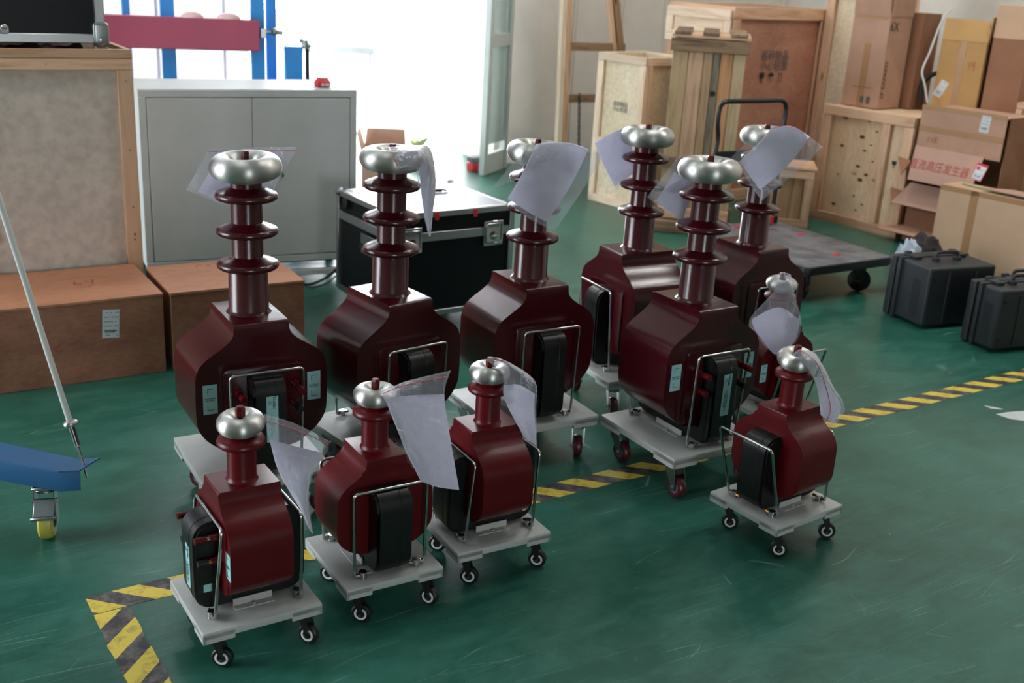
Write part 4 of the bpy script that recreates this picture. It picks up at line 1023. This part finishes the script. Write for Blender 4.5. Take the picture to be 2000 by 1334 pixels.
# yellow brown open carton
b = G(1816, 218, Rz); a2 = -35.0
w = OP(1905, 210, b, a2)[0]; hh = OP(1836, 77, b, a2)[1] - Rz
t = carton('cardboard_carton', 'yellow brown carton with raised flap and tilted white label on the long crate', (b.x, b.y, Rz + .001), R(a2), w, .22, hh, M['cardyellow'], {'front': (.0, 0), 'right': (.16, 88)}, False)
slab('flap', [(0, .002, hh), (w, .002, hh), (w - .012, .05, hh + .135), (-.012, .05, hh + .135)], .004, M['cardyellow'], t)
label_sheet(t, .055, .11, FM((w * .16, -.001, hh * .33), '-Y', R(-24)), 4)
bm = BM(); box(bm, (w * .5, -.0008, hh * .5), (.04, .0008, hh)); obj('parcel_tape', bm, M['ptape'], t)
scribble('red_mark', t, [(0, .02), (.015, -.02), (.02, .02)], FM((w * .66, -.001, hh * .68), '-Y')); scribble('red_mark', t, [(.02, .0), (.0, .0), (.012, .03), (.014, -.03)], FM((w * .76, -.001, hh * .68), '-Y'))
bT = b; aT = a2; wT = w
# brown carton right of it and pale ones above
e = b + Vector((math.cos(R(a2)), math.sin(R(a2)), 0)) * (w + .02)
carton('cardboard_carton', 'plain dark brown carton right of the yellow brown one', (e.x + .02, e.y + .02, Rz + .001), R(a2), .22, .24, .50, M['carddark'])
e2 = e + Vector((.02, .02, 0))
carton('cardboard_carton', 'light carton stacked on the dark brown one, cut by the top edge', (e2.x, e2.y + .01, Rz + .508), R(a2 + 3), .24, .22, .2, M['cardlight'])
bm = BM()
import mathutils
for i in range(3):
    bmesh.ops.create_icosphere(bm, subdivisions=3, radius=.06, matrix=Matrix.Translation((i * .06, 0, 0)) @ Matrix.Diagonal((1.3, 1, .5, 1)))
for v in bm.verts: v.co += v.co.normalized() * .02 * mathutils.noise.noise(v.co * 30)
o = obj('plastic_film_heap', bm, M['film'], None, 60); o.location = (bT.x + .05, bT.y + .1, Rz + hh + .02)
o.location = (bT.x + .17, bT.y + .16, Rz + hh + .10); tag(o, 'crumpled clear film spilling behind the yellow brown carton', 'plastic film')
# white cable running down beside the cartons
dpt = (b - CO).dot(_f) - .06
pts = [PD(x, y, dpt - k) for x, y, k in ((1858, 17, 0), (1845, 32, .02), (1833, 56, .04), (1816, 102, .06), (1801, 138, .08), (1806, 165, .07), (1811, 200, .05))]
bm = BM(); tube(bm, catmull([tuple(p) for p in pts], 5), .007, 8); tag(obj('white_cable', bm, M['poleW'], None, 60), 'stiff white cable bent down in front of the yellow brown carton', 'cable')
pts = [PD(x, y, dpt + .12) for x, y in ((1838, 140), (1815, 150), (1800, 170), (1797, 205))]
bm = BM(); tube(bm, catmull([tuple(p) for p in pts], 5), .016, 8); tag(obj('black_hose', bm, M['rubber'], None, 60), 'black hose between the courier carton and the yellow brown carton', 'hose')

# two opened cartons stacked in front of the long crate
b = CR(.725, .02); a3 = -50.5
def u3(px, py): return OP(px, py, b, a3)
t = thing('opened_carton', 'opened brown carton with red Chinese lettering on its hanging flap', 'carton', b, R(a3))
xl, zt3 = u3(1792, 204); xl = max(xl, .004); xr, _ = u3(1972, 217); _, zb3 = u3(1790, 284)
xl2, _ = u3(1790, 283); xr2, zr2 = u3(1945, 310)
dd_ = .34; zf = zb3 
pbox('front_wall', ((xl + xr) / 2, 0, (zt3 + zf) / 2 - .01), (xr - xl, .006, zt3 - zf), M['card'], t)
zlo = u3(1772, 348)[1] - .022
pbox('left_wall', (xl + .003, dd_ / 2 + .02, (zt3 + zlo) / 2 - .004), (.006, dd_ - .05, zt3 - zlo - .008), M['card'], t)
pbox('right_wall', (xr - .003, dd_ / 2 + .02, (zt3 + zlo) / 2 - .004), (.006, dd_ - .05, zt3 - zlo - .008), M['carddark'], t)
pbox('rear_wall', ((xl + xr) / 2, dd_, (zt3 + zlo) / 2 - .004), (xr - xl, .006, zt3 - zlo - .008), M['card'], t)
pbox('top_panel', ((xl + xr) / 2, dd_ / 2, zt3 - .012), (xr - xl - .01, dd_ - .01, .005), M['card'], t)
FB = (M['cardpink'])
zfb = u3(1772, 348)[1]; xfl = u3(1772, 348)[0]; xfr = u3(1941, 352)[0]
F = [(xl, -.004, zf), (xr - .10, -.004, zf), (xr - .10, -.09, zfb + .01), (xfl + .06, -.09, zfb + .01)]
slab('flap', F, -.005, FB, t)
slab('flap', [(xl, -.026, zf - .10), (xl - .10, -.03, zf - .085), (xl - .02, -.09, zf - .19)], .005, M['carddark'], t)
bm = BM(); box(bm, ((xl + xr) / 2, -.004, zt3 - .006), (xr - xl, .001, .03)); obj('parcel_tape', bm, M['ptape'], t)
bm = BM(); box(bm, ((xl + xr) / 2, -.0042, (zt3 * .45 + zf * .55)), (xr - xl, .001, .035)); obj('parcel_tape', bm, M['ptape'], t)
fn = (Vector(F[3]) - Vector(F[0])); fa_ = math.atan2(fn.y, fn.z)   # tilt of the flap
fm = Matrix.Translation(((Vector(F[0]) + Vector(F[1]) + Vector(F[2]) + Vector(F[3])) / 4) + Vector((0, -.004, -.002)))
tilt_ = math.atan2(-(F[3][1] - F[0][1]), -(F[3][2] - F[0][2]))
Tm = fm @ Matrix.Rotation(-tilt_, 4, 'X') @ Matrix.Rotation(R(90), 4, 'X')
text('red_lettering', '直流高压发生器', .072, M['inkred'], t, Tm @ Matrix.Translation((-.03, -.006, .003)), .82)
lb = label_sheet(t, .075, .105, Tm @ Matrix.Translation((.235, .02, .002)) @ Matrix.Rotation(R(-8), 4, 'Z'), 4)
bm = BM(); box(bm, (0, .046, .0008), (.075, .014, .0004)); box(bm, (-.035, 0, .0008), (.004, .1, .0004)); box(bm, (.035, 0, .0008), (.004, .1, .0004)); box(bm, (0, -.05, .0008), (.075, .004, .0004)); obj('red_border', bm, M['reddot'], lb)
bm = BM(); lathe(bm, [(0, 0), (.012, 0), (.012, .0004), (0, .0004)], 14, (-.018, .022, .0008)); obj('red_emblem', bm, M['reddot'], lb)
xs_, zs_ = u3(1925, 243); label_sheet(t, .062, .10, FM((xs_, -.0045, zs_), '-Y', R(-3)), 5)
xs_, zs_ = u3(1823, 273)
for i, pts_ in enumerate(([(-.03, .02), (-.035, -.02)], [(-.015, .0), (0, .015), (.004, -.015), (-.012, -.012), (-.015, .0)], [(.012, .015), (.03, .02), (.018, .0), (.032, -.015), (.012, -.02), (.02, 0), (.012, .015)])): scribble('red_mark', t, pts_, FM((xs_, -.0045, zs_), '-Y'))
xs_, zs_ = u3(1885, 262); scribble('red_mark', t, [(-.04, .0), (-.01, .005), (.0, -.01), (.02, .006), (.01, -.03), (0, -.015)], FM((xs_, -.0045, zs_), '-Y'))
# lower opened carton
t = thing('opened_carton', 'lower opened carton with spread flaps, under the carton with red lettering', 'carton', b, R(a3))
zl1 = u3(1790, 372)[1]; zl2 = u3(1740, 410)[1]; zl3 = u3(1770, 425)[1]; xw0 = 0.0; xw1 = .38
ztop = zfb - .025
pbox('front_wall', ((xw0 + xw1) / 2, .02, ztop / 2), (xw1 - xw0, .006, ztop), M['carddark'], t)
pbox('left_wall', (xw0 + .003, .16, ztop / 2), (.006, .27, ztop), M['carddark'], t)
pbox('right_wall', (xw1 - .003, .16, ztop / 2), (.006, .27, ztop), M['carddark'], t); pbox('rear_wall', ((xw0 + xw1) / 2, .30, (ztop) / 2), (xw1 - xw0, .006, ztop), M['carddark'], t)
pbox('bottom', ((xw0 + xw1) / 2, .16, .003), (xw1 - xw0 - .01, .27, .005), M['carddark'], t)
slab('flap', [(xw0, .015, ztop), (xw1, .015, ztop), (xw1 - .03, -.10, ztop - .13), (xw0 - .05, -.10, ztop - .13)], .005, M['cardpink'], t)
slab('flap', [(xw0 - .005, -.026, ztop - .06), (xw0 - .11, -.03, ztop - .05), (xw0 - .04, -.11, ztop - .15)], .005, M['carddark'], t)
slab('flap', [(xw0 + .0, .01, .10), (xw1, .01, .10), (xw1 - .02, -.15, .075), (xw0 - .10, -.14, .075)], .005, M['card'], t)
# big light carton at the right edge
b = G(1812, 506); a4 = -51
c1_ = OP(2000, 395, b, a4)
h = OP(1835, 360, b, a4)[1]
w = .78
t = carton('big_carton', 'big light brown carton at the right edge behind the black cases', b, R(a4), w, .20, h, M['cardlight'])
bm = BM(); box(bm, (.225, -.001, h * .5), (.05, .001, h)); obj('parcel_tape', bm, M['ptape'], t)
bm = BM(); box(bm, (w / 2, -.001, h - .012), (w, .001, .03)); obj('parcel_tape', bm, M['ptape'], t)
bm = BM(); tube(bm, catmull([(.08, .1, h + .012), (.3, .06, h + .012), (.55, .12, h + .012), (.74, .05, h + .012)], 5), .004, 6); o = obj('green_strap', bm, plain('green_strap', '3d8a4c', .4), None, 60); o.matrix_world = t.matrix_basis.copy(); o.matrix_world = Matrix.Translation(b) @ Matrix.Rotation(R(a4), 4, 'Z'); tag(o, 'thin green strap lying on the big light carton', 'strap')
bm = BM(); prism(bm, [(.25, .02), (.75, .0), (.75, .16), (.35, .18)], 0, .006); o = obj('loose_cardboard', bm, M['cardpink'], None); o.matrix_world = Matrix.Translation(b + Vector((0, 0, h + .022))) @ Matrix.Rotation(R(a4), 4, 'Z') @ Matrix.Rotation(R(-2), 4, 'X'); tag(o, 'loose cardboard sheet lying on top of the big light carton', 'cardboard')
# small pine crate at the right edge above
e = PD(1975, 300, 6.6)
t = crate('pine_crate', 'pine crate cut by the right edge above the opened carton', Vector((CR(1.12, .44).x, CR(1.12, .44).y, 0)), -50.5, .35, .35, .14, (M['pineX'], M['pineY'], M['pineZ'], M['plypine']), rail=.04, th=.02, z0=crH + .001)

# ------------------------------------------------------------------ platform truck
t = thing('platform_truck', 'black platform truck with grey worn deck, red buttons and folded tube handle', 'truck', SB(4.20, 3.835), TB)
w, L, zt = .665, .93, .20
bm = BM(); prism(bm, rrect(0, w, 0, L, .05, 6), zt - .045, zt - .004, 'XY', .006); obj('deck_frame', bm, M['rubber'], t, 40)
bm = BM(); prism(bm, rrect(.006, w - .006, .006, L - .006, .045, 6), zt - .008, zt, 'XY', .003); obj('deck_mat', bm, M['deck'], t, 40)
for px, py in ((1563, 458), (1633, 497), (1410, 425), (1440, 444)):
    p = G(px, py, zt); q = Vector(((p - t.location).dot(Vector((math.cos(TB), math.sin(TB), 0))), (p - t.location).dot(Vector((-math.sin(TB), math.cos(TB), 0))), zt))
    if 0 < q.x < w and 0 < q.y < L:
        bm = BM(); lathe(bm, [(0, 0), (.022, 0), (.020, .004), (0, .004)], 20); o = obj('deck_button', bm, M['reddot'], t, 40); o.location = q
for x, y in ((.085, .09), (w - .15, .09), (.085, L - .12), (w - .085, L - .12)):
    bm = BM(); box(bm, (0, 0, .150), (.09, .07, .01), .002)
    for s in (-1, 1): prism(bm, [(-.03, .15), (.03, .15), (.02, .055), (-.02, .055)], s * .026 - .002, s * .026 + .002, 'XZ')
    c = obj('caster', bm, M['blackmetal'], t, 40); c.location = (x, y, 0); c.rotation_euler = (0, 0, R(-55 if x > .3 else 20))
    bm = BM(); lathe(bm, [(.0, -.018), (.052, -.018), (.060, -.012), (.062, 0), (.060, .012), (.052, .018), (0, .018)], 28, (0, 0, .062), 'Y'); obj('wheel', bm, M['rubber'], c, 40)
    bm = BM()
    for s in (-1, 1): lathe(bm, [(0, s * .040), (.012, s * .038), (.019, s * .030), (.019, s * .02), (0, s * .02)], 18, (0, 0, .062), 'Y')
    o = obj('hub_cap', bm, M['wheelred'], c, 40)
hx0, hx1 = .075, w - .075; yh = L - .06; zh = .925
pts = [(hx0, yh, zt - .02), (hx0, yh, .50), (hx0 - .0, yh, .60), (hx0 + .018, yh, .72), (hx0, yh, .80), (hx0 + .0, yh, zh), (hx1, yh, zh), (hx1, yh, .80), (hx1 - .018, yh, .72), (hx1, yh, .60), (hx1, yh, .50), (hx1, yh, zt - .02)]
bm = BM(); tube(bm, fillet(pts, [0, .02, .05, .05, .05, .08, .08, .05, .05, .05, .02, 0], 6), .0135, 12); obj('handle', bm, M['blackmetal'], t, 60)
pbox('handle_plate', (w / 2, yh, .615), (hx1 - hx0, .01, .065), M['blackmetal'], t, .003)
pbox('hinge_block', (hx0, yh, zt + .02), (.06, .05, .05), M['blackmetal'], t, .004); pbox('hinge_block', (hx1, yh, zt + .02), (.06, .05, .05), M['blackmetal'], t, .004)
pbox('red_pedal', (hx1 - .06, yh - .03, zt + .03), (.05, .05, .05), M['reddot'], t, .005)

# ------------------------------------------------------------------ rugged black cases
def rugged(label, loc, ang, w, d, h, lid=.06):
    """upright case: x along the broad face, y away; the lid half is at the far (left) side"""
    t = thing('rugged_case', label, 'case', (loc.x, loc.y, 0), R(ang), None)
    bm = BM(); box(bm, (w / 2, (d - lid) / 2 - .01, h / 2 + .006), (w - .012, d - lid - .02, h - .02), .014, seg=3); 
    obj('body_shell', bm, M['rugged'], t, 40)
    bm = BM(); box(bm, (w / 2, d - lid - .012, h / 2 + .004), (w + .008, .026, h - .004), .008, seg=2); obj('rim', bm, M['rugged'], t, 40)
    bm = BM(); box(bm, (w / 2, d - lid / 2 + .006, h / 2 + .004), (w + .004, lid - .016, h - .008), .010, seg=3); obj('lid', bm, M['rugged'], t, 40)
    for z in (.06, h - .06):
        for x in (.04, w - .04):
            bm = BM(); lathe(bm, [(.004, 0), (.008, 0), (.008, -.003), (.004, -.003)], 12, (x, -.004, z), m=Matrix.Rotation(R(90), 3, 'X'), closed=True); obj('rivet', bm, M['rugged'], t, 40)
    for x in (w * .30, w * .70):   # side ribs of the broad face
        pbox('rib', (x, -.002, h / 2), (.008, .008, h - .06), M['rugged'], t, .002)
    bm = BM(); hx, hw_ = w / 2, .066; tube(bm, fillet([(hx - hw_, d * .45, h - .01), (hx - hw_, d * .45, h + .038), (hx + hw_, d * .45, h + .038), (hx + hw_, d * .45, h - .01)], .018, 5), .009, 10); obj('handle', bm, M['rugged'], t, 60)
    for x in (hx - hw_, hx + hw_): pbox('handle_lug', (x, d * .45, h + .002), (.03, .034, .026), M['rugged'], t, .004)
    for x in (w * .17, w * .83):
        bm = BM(); box(bm, (x, d - lid - .02, h + .004), (.042, .085, .014), .004, seg=2); box(bm, (x, d - lid + .02, h + .012), (.036, .022, .012), .003); obj('latch', bm, M['rugged'], t, 40)
    # dimpled grip texture on the narrow end face
    bm = BM(); rows = int((h - .12) / .008); 
    for i in range(rows):
        for j in range(7):
            y = d * .18 + j * .008 + (i % 2) * .004; z = .05 + i * .008
            box(bm, (-.0005 + .006, y, z), (.002, .0045, .0045))
    o = obj('grip_texture', bm, M['rugged'], t); o['kind'] = 'stuff'
    return t
def corner(px, py): return G(px, py)
rugged('black rugged case nearest the platform truck, its handle upright', corner(1795, 645), 22, .42, .285, .315)
rugged('black rugged case in front at the right edge, cut by the frame', corner(1930, 691), 20, .42, .20, .307)
mp_ = Vector((2.285, 5.04, 0)); rugged('smaller black rugged case squeezed between the two others', corner(1885, 668) + Vector((.235, .19, 0)), 21, .26, .10, .26, .045)
# plastic bag and dark bag behind the cases
def blob(name, loc, sc, amp, mat, label, cat, seed=0):
    bm = BM(); bmesh.ops.create_icosphere(bm, subdivisions=4, radius=1)
    for v in bm.verts:
        n = mathutils.noise.noise(v.co * 2.3 + Vector((seed, 0, 0))) + .5 * mathutils.noise.noise(v.co * 6 + Vector((seed, 3, 0)))
        v.co *= 1 + amp * n; v.co = Vector((v.co.x * sc[0], v.co.y * sc[1], max(v.co.z, -.85) * sc[2]))
    o = obj(name, bm, mat, None, 80); o.location = loc; return tag(o, label, cat)
p = G(1752, 575); blob('plastic_bag', Vector((p.x + .05, p.y + .07, .13)), (.075, .075, .15), .35, M['bagwhite'], 'bluish white plastic bag on the floor behind the black cases', 'bag', 4)
p = G(1790, 560); blob('dark_bag', Vector((p.x + .06, p.y + .16, .115)), (.12, .09, .14), .3, M['darkbag'], 'dark maroon bag heaped behind the nearest rugged case', 'bag', 9)

# ------------------------------------------------------------------ blue arm, caster and white rod at the left
zt = .225
top = [G(x, y, zt) for x, y in ((-160, 829), (155, 896.5), (196, 893), (155, 918.6), (113, 920.7), (-160, 870))]
t = thing('blue_floor_arm', 'blue steel floor arm with a yellow caster entering at the left edge', 'stand', (top[4].x, top[4].y, 0))
o_ = Vector((top[4].x, top[4].y, 0))
def loc2(p): return ((p - o_).x, (p - o_).y)
bm = BM(); prism(bm, [loc2(top[i]) for i in (0, 1, 3, 4, 5)], zt - .062, zt - .004, 'XY', .002); obj('beam', bm, M['bluepaint'], t, 40)
bm = BM(); prism(bm, [loc2(top[i]) for i in range(6)], zt - .004, zt, 'XY'); obj('top_plate', bm, M['bluepaint'], t)
wc = G(103, 1044.6) - o_
bm = BM(); box(bm, (0, .0, .158), (.07, .06, .008), .002); lathe(bm, [(0, .154), (.026, .154), (.03, .148), (.026, .14), (0, .14)], 20)
for s in (-1, 1): prism(bm, [(-.03, .145), (.03, .145), (.022, .04), (0, .036), (-.014, .05)], s * .026 - .0015, s * .026 + .0015, 'XZ')
c = obj('caster', bm, M['zinc'], t, 40); c.location = (wc.x - .01, wc.y, 0); c.rotation_euler = (0, 0, R(-75))
bm = BM(); lathe(bm, [(.022, -.020), (.044, -.020), (.051, -.014), (.053, 0), (.051, .014), (.044, .020), (.022, .020)], 32, (.012, 0, .053), 'Y'); obj('wheel', bm, M['yellowwheel'], c, 40)
bm = BM(); lathe(bm, [(0, -.019), (.024, -.019), (.024, .019), (0, .019)], 20, (.012, 0, .053), 'Y'); obj('hub', bm, M['inkgrey'], c, 40)
bm = BM(); box(bm, (.045, 0, .105), (.055, .055, .005), .002, m=Matrix.Rotation(R(42), 3, 'Y')); box(bm, (.068, 0, .086), (.012, .066, .01), .003); cyl(bm, (.02, -.034, .118), (.02, .034, .118), .006, 8); obj('brake_pedal', bm, M['zinc'], c, 40)
# white rod standing through the arm's end plate
hole = G(163, 907, zt)
def PY(px, py):
    v = ray(px, py); return CO + v * ((hole.y) / v.y)
tipp = PY(172, 932); t1 = PY(153, 868); t2 = PY(141, 826); t3 = PY(130, 812); t4 = PY(0, 395)
dirn = (t4 - hole).normalized(); t4 = hole + dirn * ((t4 - hole).length + .5)
t = thing('white_rod', 'long white rod with steel collar leaning up from the blue arm at the left', 'rod', hole)
def RL(p): 
    k = (p - hole).dot(dirn); return dirn * k
bm = BM(); cyl(bm, RL(t2), RL(t4), .0085, 14); obj('fibreglass_tube', bm, M['poleW'], t, 40)
bm = BM(); cyl(bm, RL(t1), RL(t2), .0085, 14); obj('steel_sleeve', bm, M['chrome'], t, 40)
bm = BM(); cyl(bm, RL(tipp) , RL(t1), .0042, 10); obj('thin_tip', bm, M['chrome'], t, 40)
mq = Matrix.Translation(RL(t2)) @ dirn.to_track_quat('Z', 'Y').to_matrix().to_4x4()
bm = BM(); lathe(bm, [(.010 + .010 * math.cos(q), .0075 * math.sin(q)) for q in [2 * PI * i / 12 for i in range(12)]], 24, closed=True); obj('collar_ring', bm, M['alu'], t, 70, mq)
mq = Matrix.Translation(RL(t1)) @ dirn.to_track_quat('Z', 'Y').to_matrix().to_4x4()
bm = BM(); lathe(bm, [(0, -.004), (.007, -.004), (.007, .004), (0, .004)], 6); obj('lock_nut', bm, M['chrome'], t, 30, mq)

# ------------------------------------------------------------------ zip-lock pouches with a folded paper, hanging on the rings
def frame_of(nm):
    for u in UN:
        if u[0] == nm: return Vector((u[2], u[3], DIM[u[1]]['Zt']))
def cat1(P, n):
    out = []
    for i in range(len(P) - 1):
        a = P[max(i - 1, 0)]; b = P[i]; c = P[i + 1]; d = P[min(i + 2, len(P) - 1)]
        for k in range(n):
            t = k / n; out.append(.5 * (2 * b + (c - a) * t + (2 * a - 5 * b + 4 * c - d) * t * t + (3 * b - a - 3 * c + d) * t ** 3))
    out.append(P[-1]); return out
def sheet_grid(rows, d0, n=6):
    P = [[PD(x, y, d0 + k) for x, y, k in r] for r in rows]
    P = [cat1(r, n) for r in P]
    cols = [cat1([r[j] for r in P], n) for j in range(len(P[0]))]
    return [[cols[j][i] for j in range(len(cols))] for i in range(len(cols[0]))]
def sheet(name, g, off, mat, parent, wr=.002, seed=0, rng=None, both=False, th=.0004):
    H = len(g); Wn = len(g[0]); 
    r0, r1, c0, c1 = (0, H - 1, 0, Wn - 1) if rng is None else (int(rng[0] * (H - 1)), int(rng[1] * (H - 1)), int(rng[2] * (Wn - 1)), int(rng[3] * (Wn - 1)))
    bm = BM(); lay = []
    for s in ((1, -1) if both else (1,)):
        V = []
        for i in range(r0, r1 + 1):
            row = []
            for j in range(c0, c1 + 1):
                p = g[i][j]; du = g[i][min(j + 1, Wn - 1)] - g[i][max(j - 1, 0)]; dv = g[min(i + 1, H - 1)][j] - g[max(i - 1, 0)][j]
                nn = du.cross(dv); nn = nn.normalized() if nn.length > 1e-9 else Vector((0, -1, 0))
                e = min(1, 4 * min((i - r0) / max(1, r1 - r0), (r1 - i) / max(1, r1 - r0)), 4 * min((j - c0) / max(1, c1 - c0), (c1 - j) / max(1, c1 - c0)))
                q = mathutils.noise.noise(p * 28 + Vector((seed, s, 0))) + .6 * mathutils.noise.noise(Vector((p.x * 20 + p.z * 60, p.y * 30, p.z * 14 - p.x * 50)) + Vector((seed, 0, 0)))
                row.append(bm.verts.new(p + nn * (off * s * (.2 + .8 * e) + wr * q)))
            V.append(row)
        for i in range(len(V) - 1):
            for j in range(len(V[0]) - 1):
                f = (V[i][j], V[i][j + 1], V[i + 1][j + 1], V[i + 1][j]); bm.faces.new(f)
    if th: bmesh.ops.solidify(bm, geom=bm.faces[:], thickness=th)
    return obj(name, bm, mat, parent, 70)
def pouch(nm, label, rows, paper, zipc=None, flap=None, n=6):
    c = frame_of(nm); d0 = (c - CO).dot(_f); t = thing('document_pouch', label, 'pouch', c, 0)
    g = [[p - c for p in r] for r in sheet_grid(rows, d0, n)]
    sheet('plastic_film', g, .0028, M['film'], t, .0016, ord(nm), None, True)
    if paper: sheet('paper', g, .0, M['paper'], t, .0012, ord(nm) + 5, paper)
    H = len(g); Wn = len(g[0])
    if zipc is not None:
        kind, k = zipc; k0 = int(k * ((H if kind == 'row' else Wn) - 1))
        line = [g[k0][j] for j in range(Wn)] if kind == 'row' else [g[i][k0] for i in range(H)]
        bm = BM(); tube(bm, [p + (-c + CO - p).normalized() * .004 for p in line], .0011, 5); obj('zip_strip', bm, M['redline'], t, 60)
    if flap:
        g2 = [[p - c for p in r] for r in sheet_grid(flap, d0, 6)]; sheet('film_flap', g2, .001, M['film'], t, .003, ord(nm) + 9)
    return t
pouch('1', 'clear pouch with paper behind the ring of the leftmost large transformer',
      [[(407, 291, .08), (490, 288, .11), (581, 287, .09)], [(386, 331, .09), (470, 352, .12), (545, 352, .10)], [(363, 371, .10), (440, 402, .12), (500, 425, .11)]], (.15, .95, .22, .86), ('row', .12))
pouch('2', 'narrow folded clear pouch hanging from the ring of the second large transformer',
      [[(757, 288, -.03), (768, 305, -.088), (780, 330, -.112)], [(785, 284, -.02), (795, 300, -.09), (800, 325, -.115)], [(812, 284, -.01), (822, 300, -.085), (813, 330, -.11)], [(840, 290, .0), (838, 320, -.06), (815, 345, -.10)],
       [(851, 352, .0), (838, 372, -.05), (820, 385, -.07)], [(846, 410, -.01), (838, 420, -.04), (829, 428, -.05)], [(841, 461, -.02), (840, 462, -.025), (838, 462, -.03)]], (.45, .95, .1, .9), ('row', .0), n=4)
pouch('3', 'big clear pouch with lavender white paper before the middle large transformer column',
      [[(1047, 281, -.085), (1112, 279, -.11), (1179, 303, -.09)], [(1022, 335, -.12), (1085, 350, -.12), (1136, 374, -.10)], [(988, 394, -.085), (1035, 428, -.09), (1083, 451, -.085)]], (.02, .96, .03, .80), None,
      [[(1030, 288, -.09), (1050, 284, -.09)], [(958, 368, -.07), (1008, 352, -.10)]])
pouch('4', 'clear pouch with bluish paper hanging left of the rear transformer with left-facing core',
      [[(1161, 280, .02), (1190, 262, .0), (1230, 246, .02)], [(1180, 325, .05), (1208, 318, .05), (1240, 300, .06)], [(1203, 369, .07), (1220, 356, .07), (1240, 340, .07)]], (.04, .97, .06, .97))
pouch('5', 'clear pouch with grey paper hanging behind the right centre transformer ring',
      [[(1325, 305, .09), (1347, 303, .10), (1372, 304, .09)], [(1294, 345, .11), (1322, 365, .11), (1352, 380, .11)], [(1264, 385, .11), (1298, 412, .11), (1336, 440, .11)]], (.35, .97, .25, .97))
pouch('6', 'clear pouch with white paper before the column of the rear right transformer',
      [[(1505, 252, -.09), (1550, 247, -.10), (1608, 286, -.08)], [(1476, 285, -.115), (1520, 305, -.12), (1556, 335, -.10)], [(1441, 319, -.08), (1464, 358, -.085), (1488, 392, -.08)]], (.03, .97, .04, .78), ('row', .03),
      [[(1460, 276, -.09), (1490, 272, -.10)], [(1424, 311, -.07), (1452, 328, -.09)]])
pouch('E', 'clear pouch hanging from the small transformer half hidden at right',
      [[(1518, 536, -.035), (1531, 532, -.04), (1545, 537, -.035)], [(1511, 570, -.07), (1530, 572, -.075), (1552, 575, -.07)], [(1463, 627, -.07), (1520, 600, -.08), (1565, 628, -.07)], [(1487, 668, -.05), (1525, 662, -.06), (1556, 665, -.05)], [(1513, 693, -.05), (1518, 695, -.05), (1526, 692, -.05)]], (.52, .97, .10, .97))
pouch('D', 'clear pouch with red zip line hanging right of the lone front transformer',
      [[(1546, 694, -.05), (1562, 683, -.03), (1590, 688, .01)], [(1572, 712, -.062), (1594, 708, -.05), (1610, 718, .0)], [(1594, 750, -.045), (1612, 752, -.03), (1628, 756, .0)], [(1601, 790, -.02), (1622, 798, -.01), (1650, 797, .0)], [(1603, 812, -.01), (1615, 822, -.01), (1629, 833, .0)]], (.45, .97, .05, .9), ('col', .5))
pouch('C', 'clear pouch with paper hanging right of the third front transformer',
      [[(948, 702, -.03), (970, 698, -.03), (1000, 712, .0)], [(982, 732, -.05), (1010, 726, -.04), (1045, 745, -.01)], [(984, 775, -.04), (1015, 780, -.03), (1047, 800, -.01)], [(1005, 820, -.02), (1025, 828, -.02), (1048, 842, .0)], [(1031, 864, -.01), (1040, 868, -.01), (1049, 874, .0)]], (.38, .97, .05, .95), ('row', .12))
pouch('B', 'clear pouch with long white paper draped over the second front transformer',
      [[(735, 773, -.035), (790, 746, -.06), (880, 724, -.06)], [(750, 778, -.07), (805, 772, -.085), (868, 770, -.075)], [(772, 830, -.065), (820, 835, -.075), (877, 840, -.065)], [(792, 880, -.045), (838, 898, -.055), (887, 900, -.045)], [(822, 940, -.03), (858, 952, -.03), (897, 957, -.03)]], (.26, 1, .03, 1), ('row', .10))
pouch('A', 'clear pouch with a curled paper cone hanging right of the front left transformer',
      [[(515, 808, -.03), (578, 828, -.02), (645, 863, .0)], [(526, 858, -.05), (578, 872, -.035), (637, 886, -.01)], [(546, 925, -.035), (585, 926, -.05), (612, 920, -.02)], [(584, 990, -.005), (594, 990, -.02), (601, 978, .0)], [(605, 1035, .01), (609, 1040, .01), (612, 1044, .01)]], (.28, 1, .02, .98), ('row', .10))

# black clip at the end of the front left pouch
t = [o for o in COL.objects if o.get('label', '').startswith('clear pouch with a curled')][0]
c = frame_of('A'); q = PD(645, 872, (c - CO).dot(_f)) - c
bm = BM(); box(bm, q, (.008, .014, .026), .003); obj('black_clip', bm, M['rubber'], t, 40)
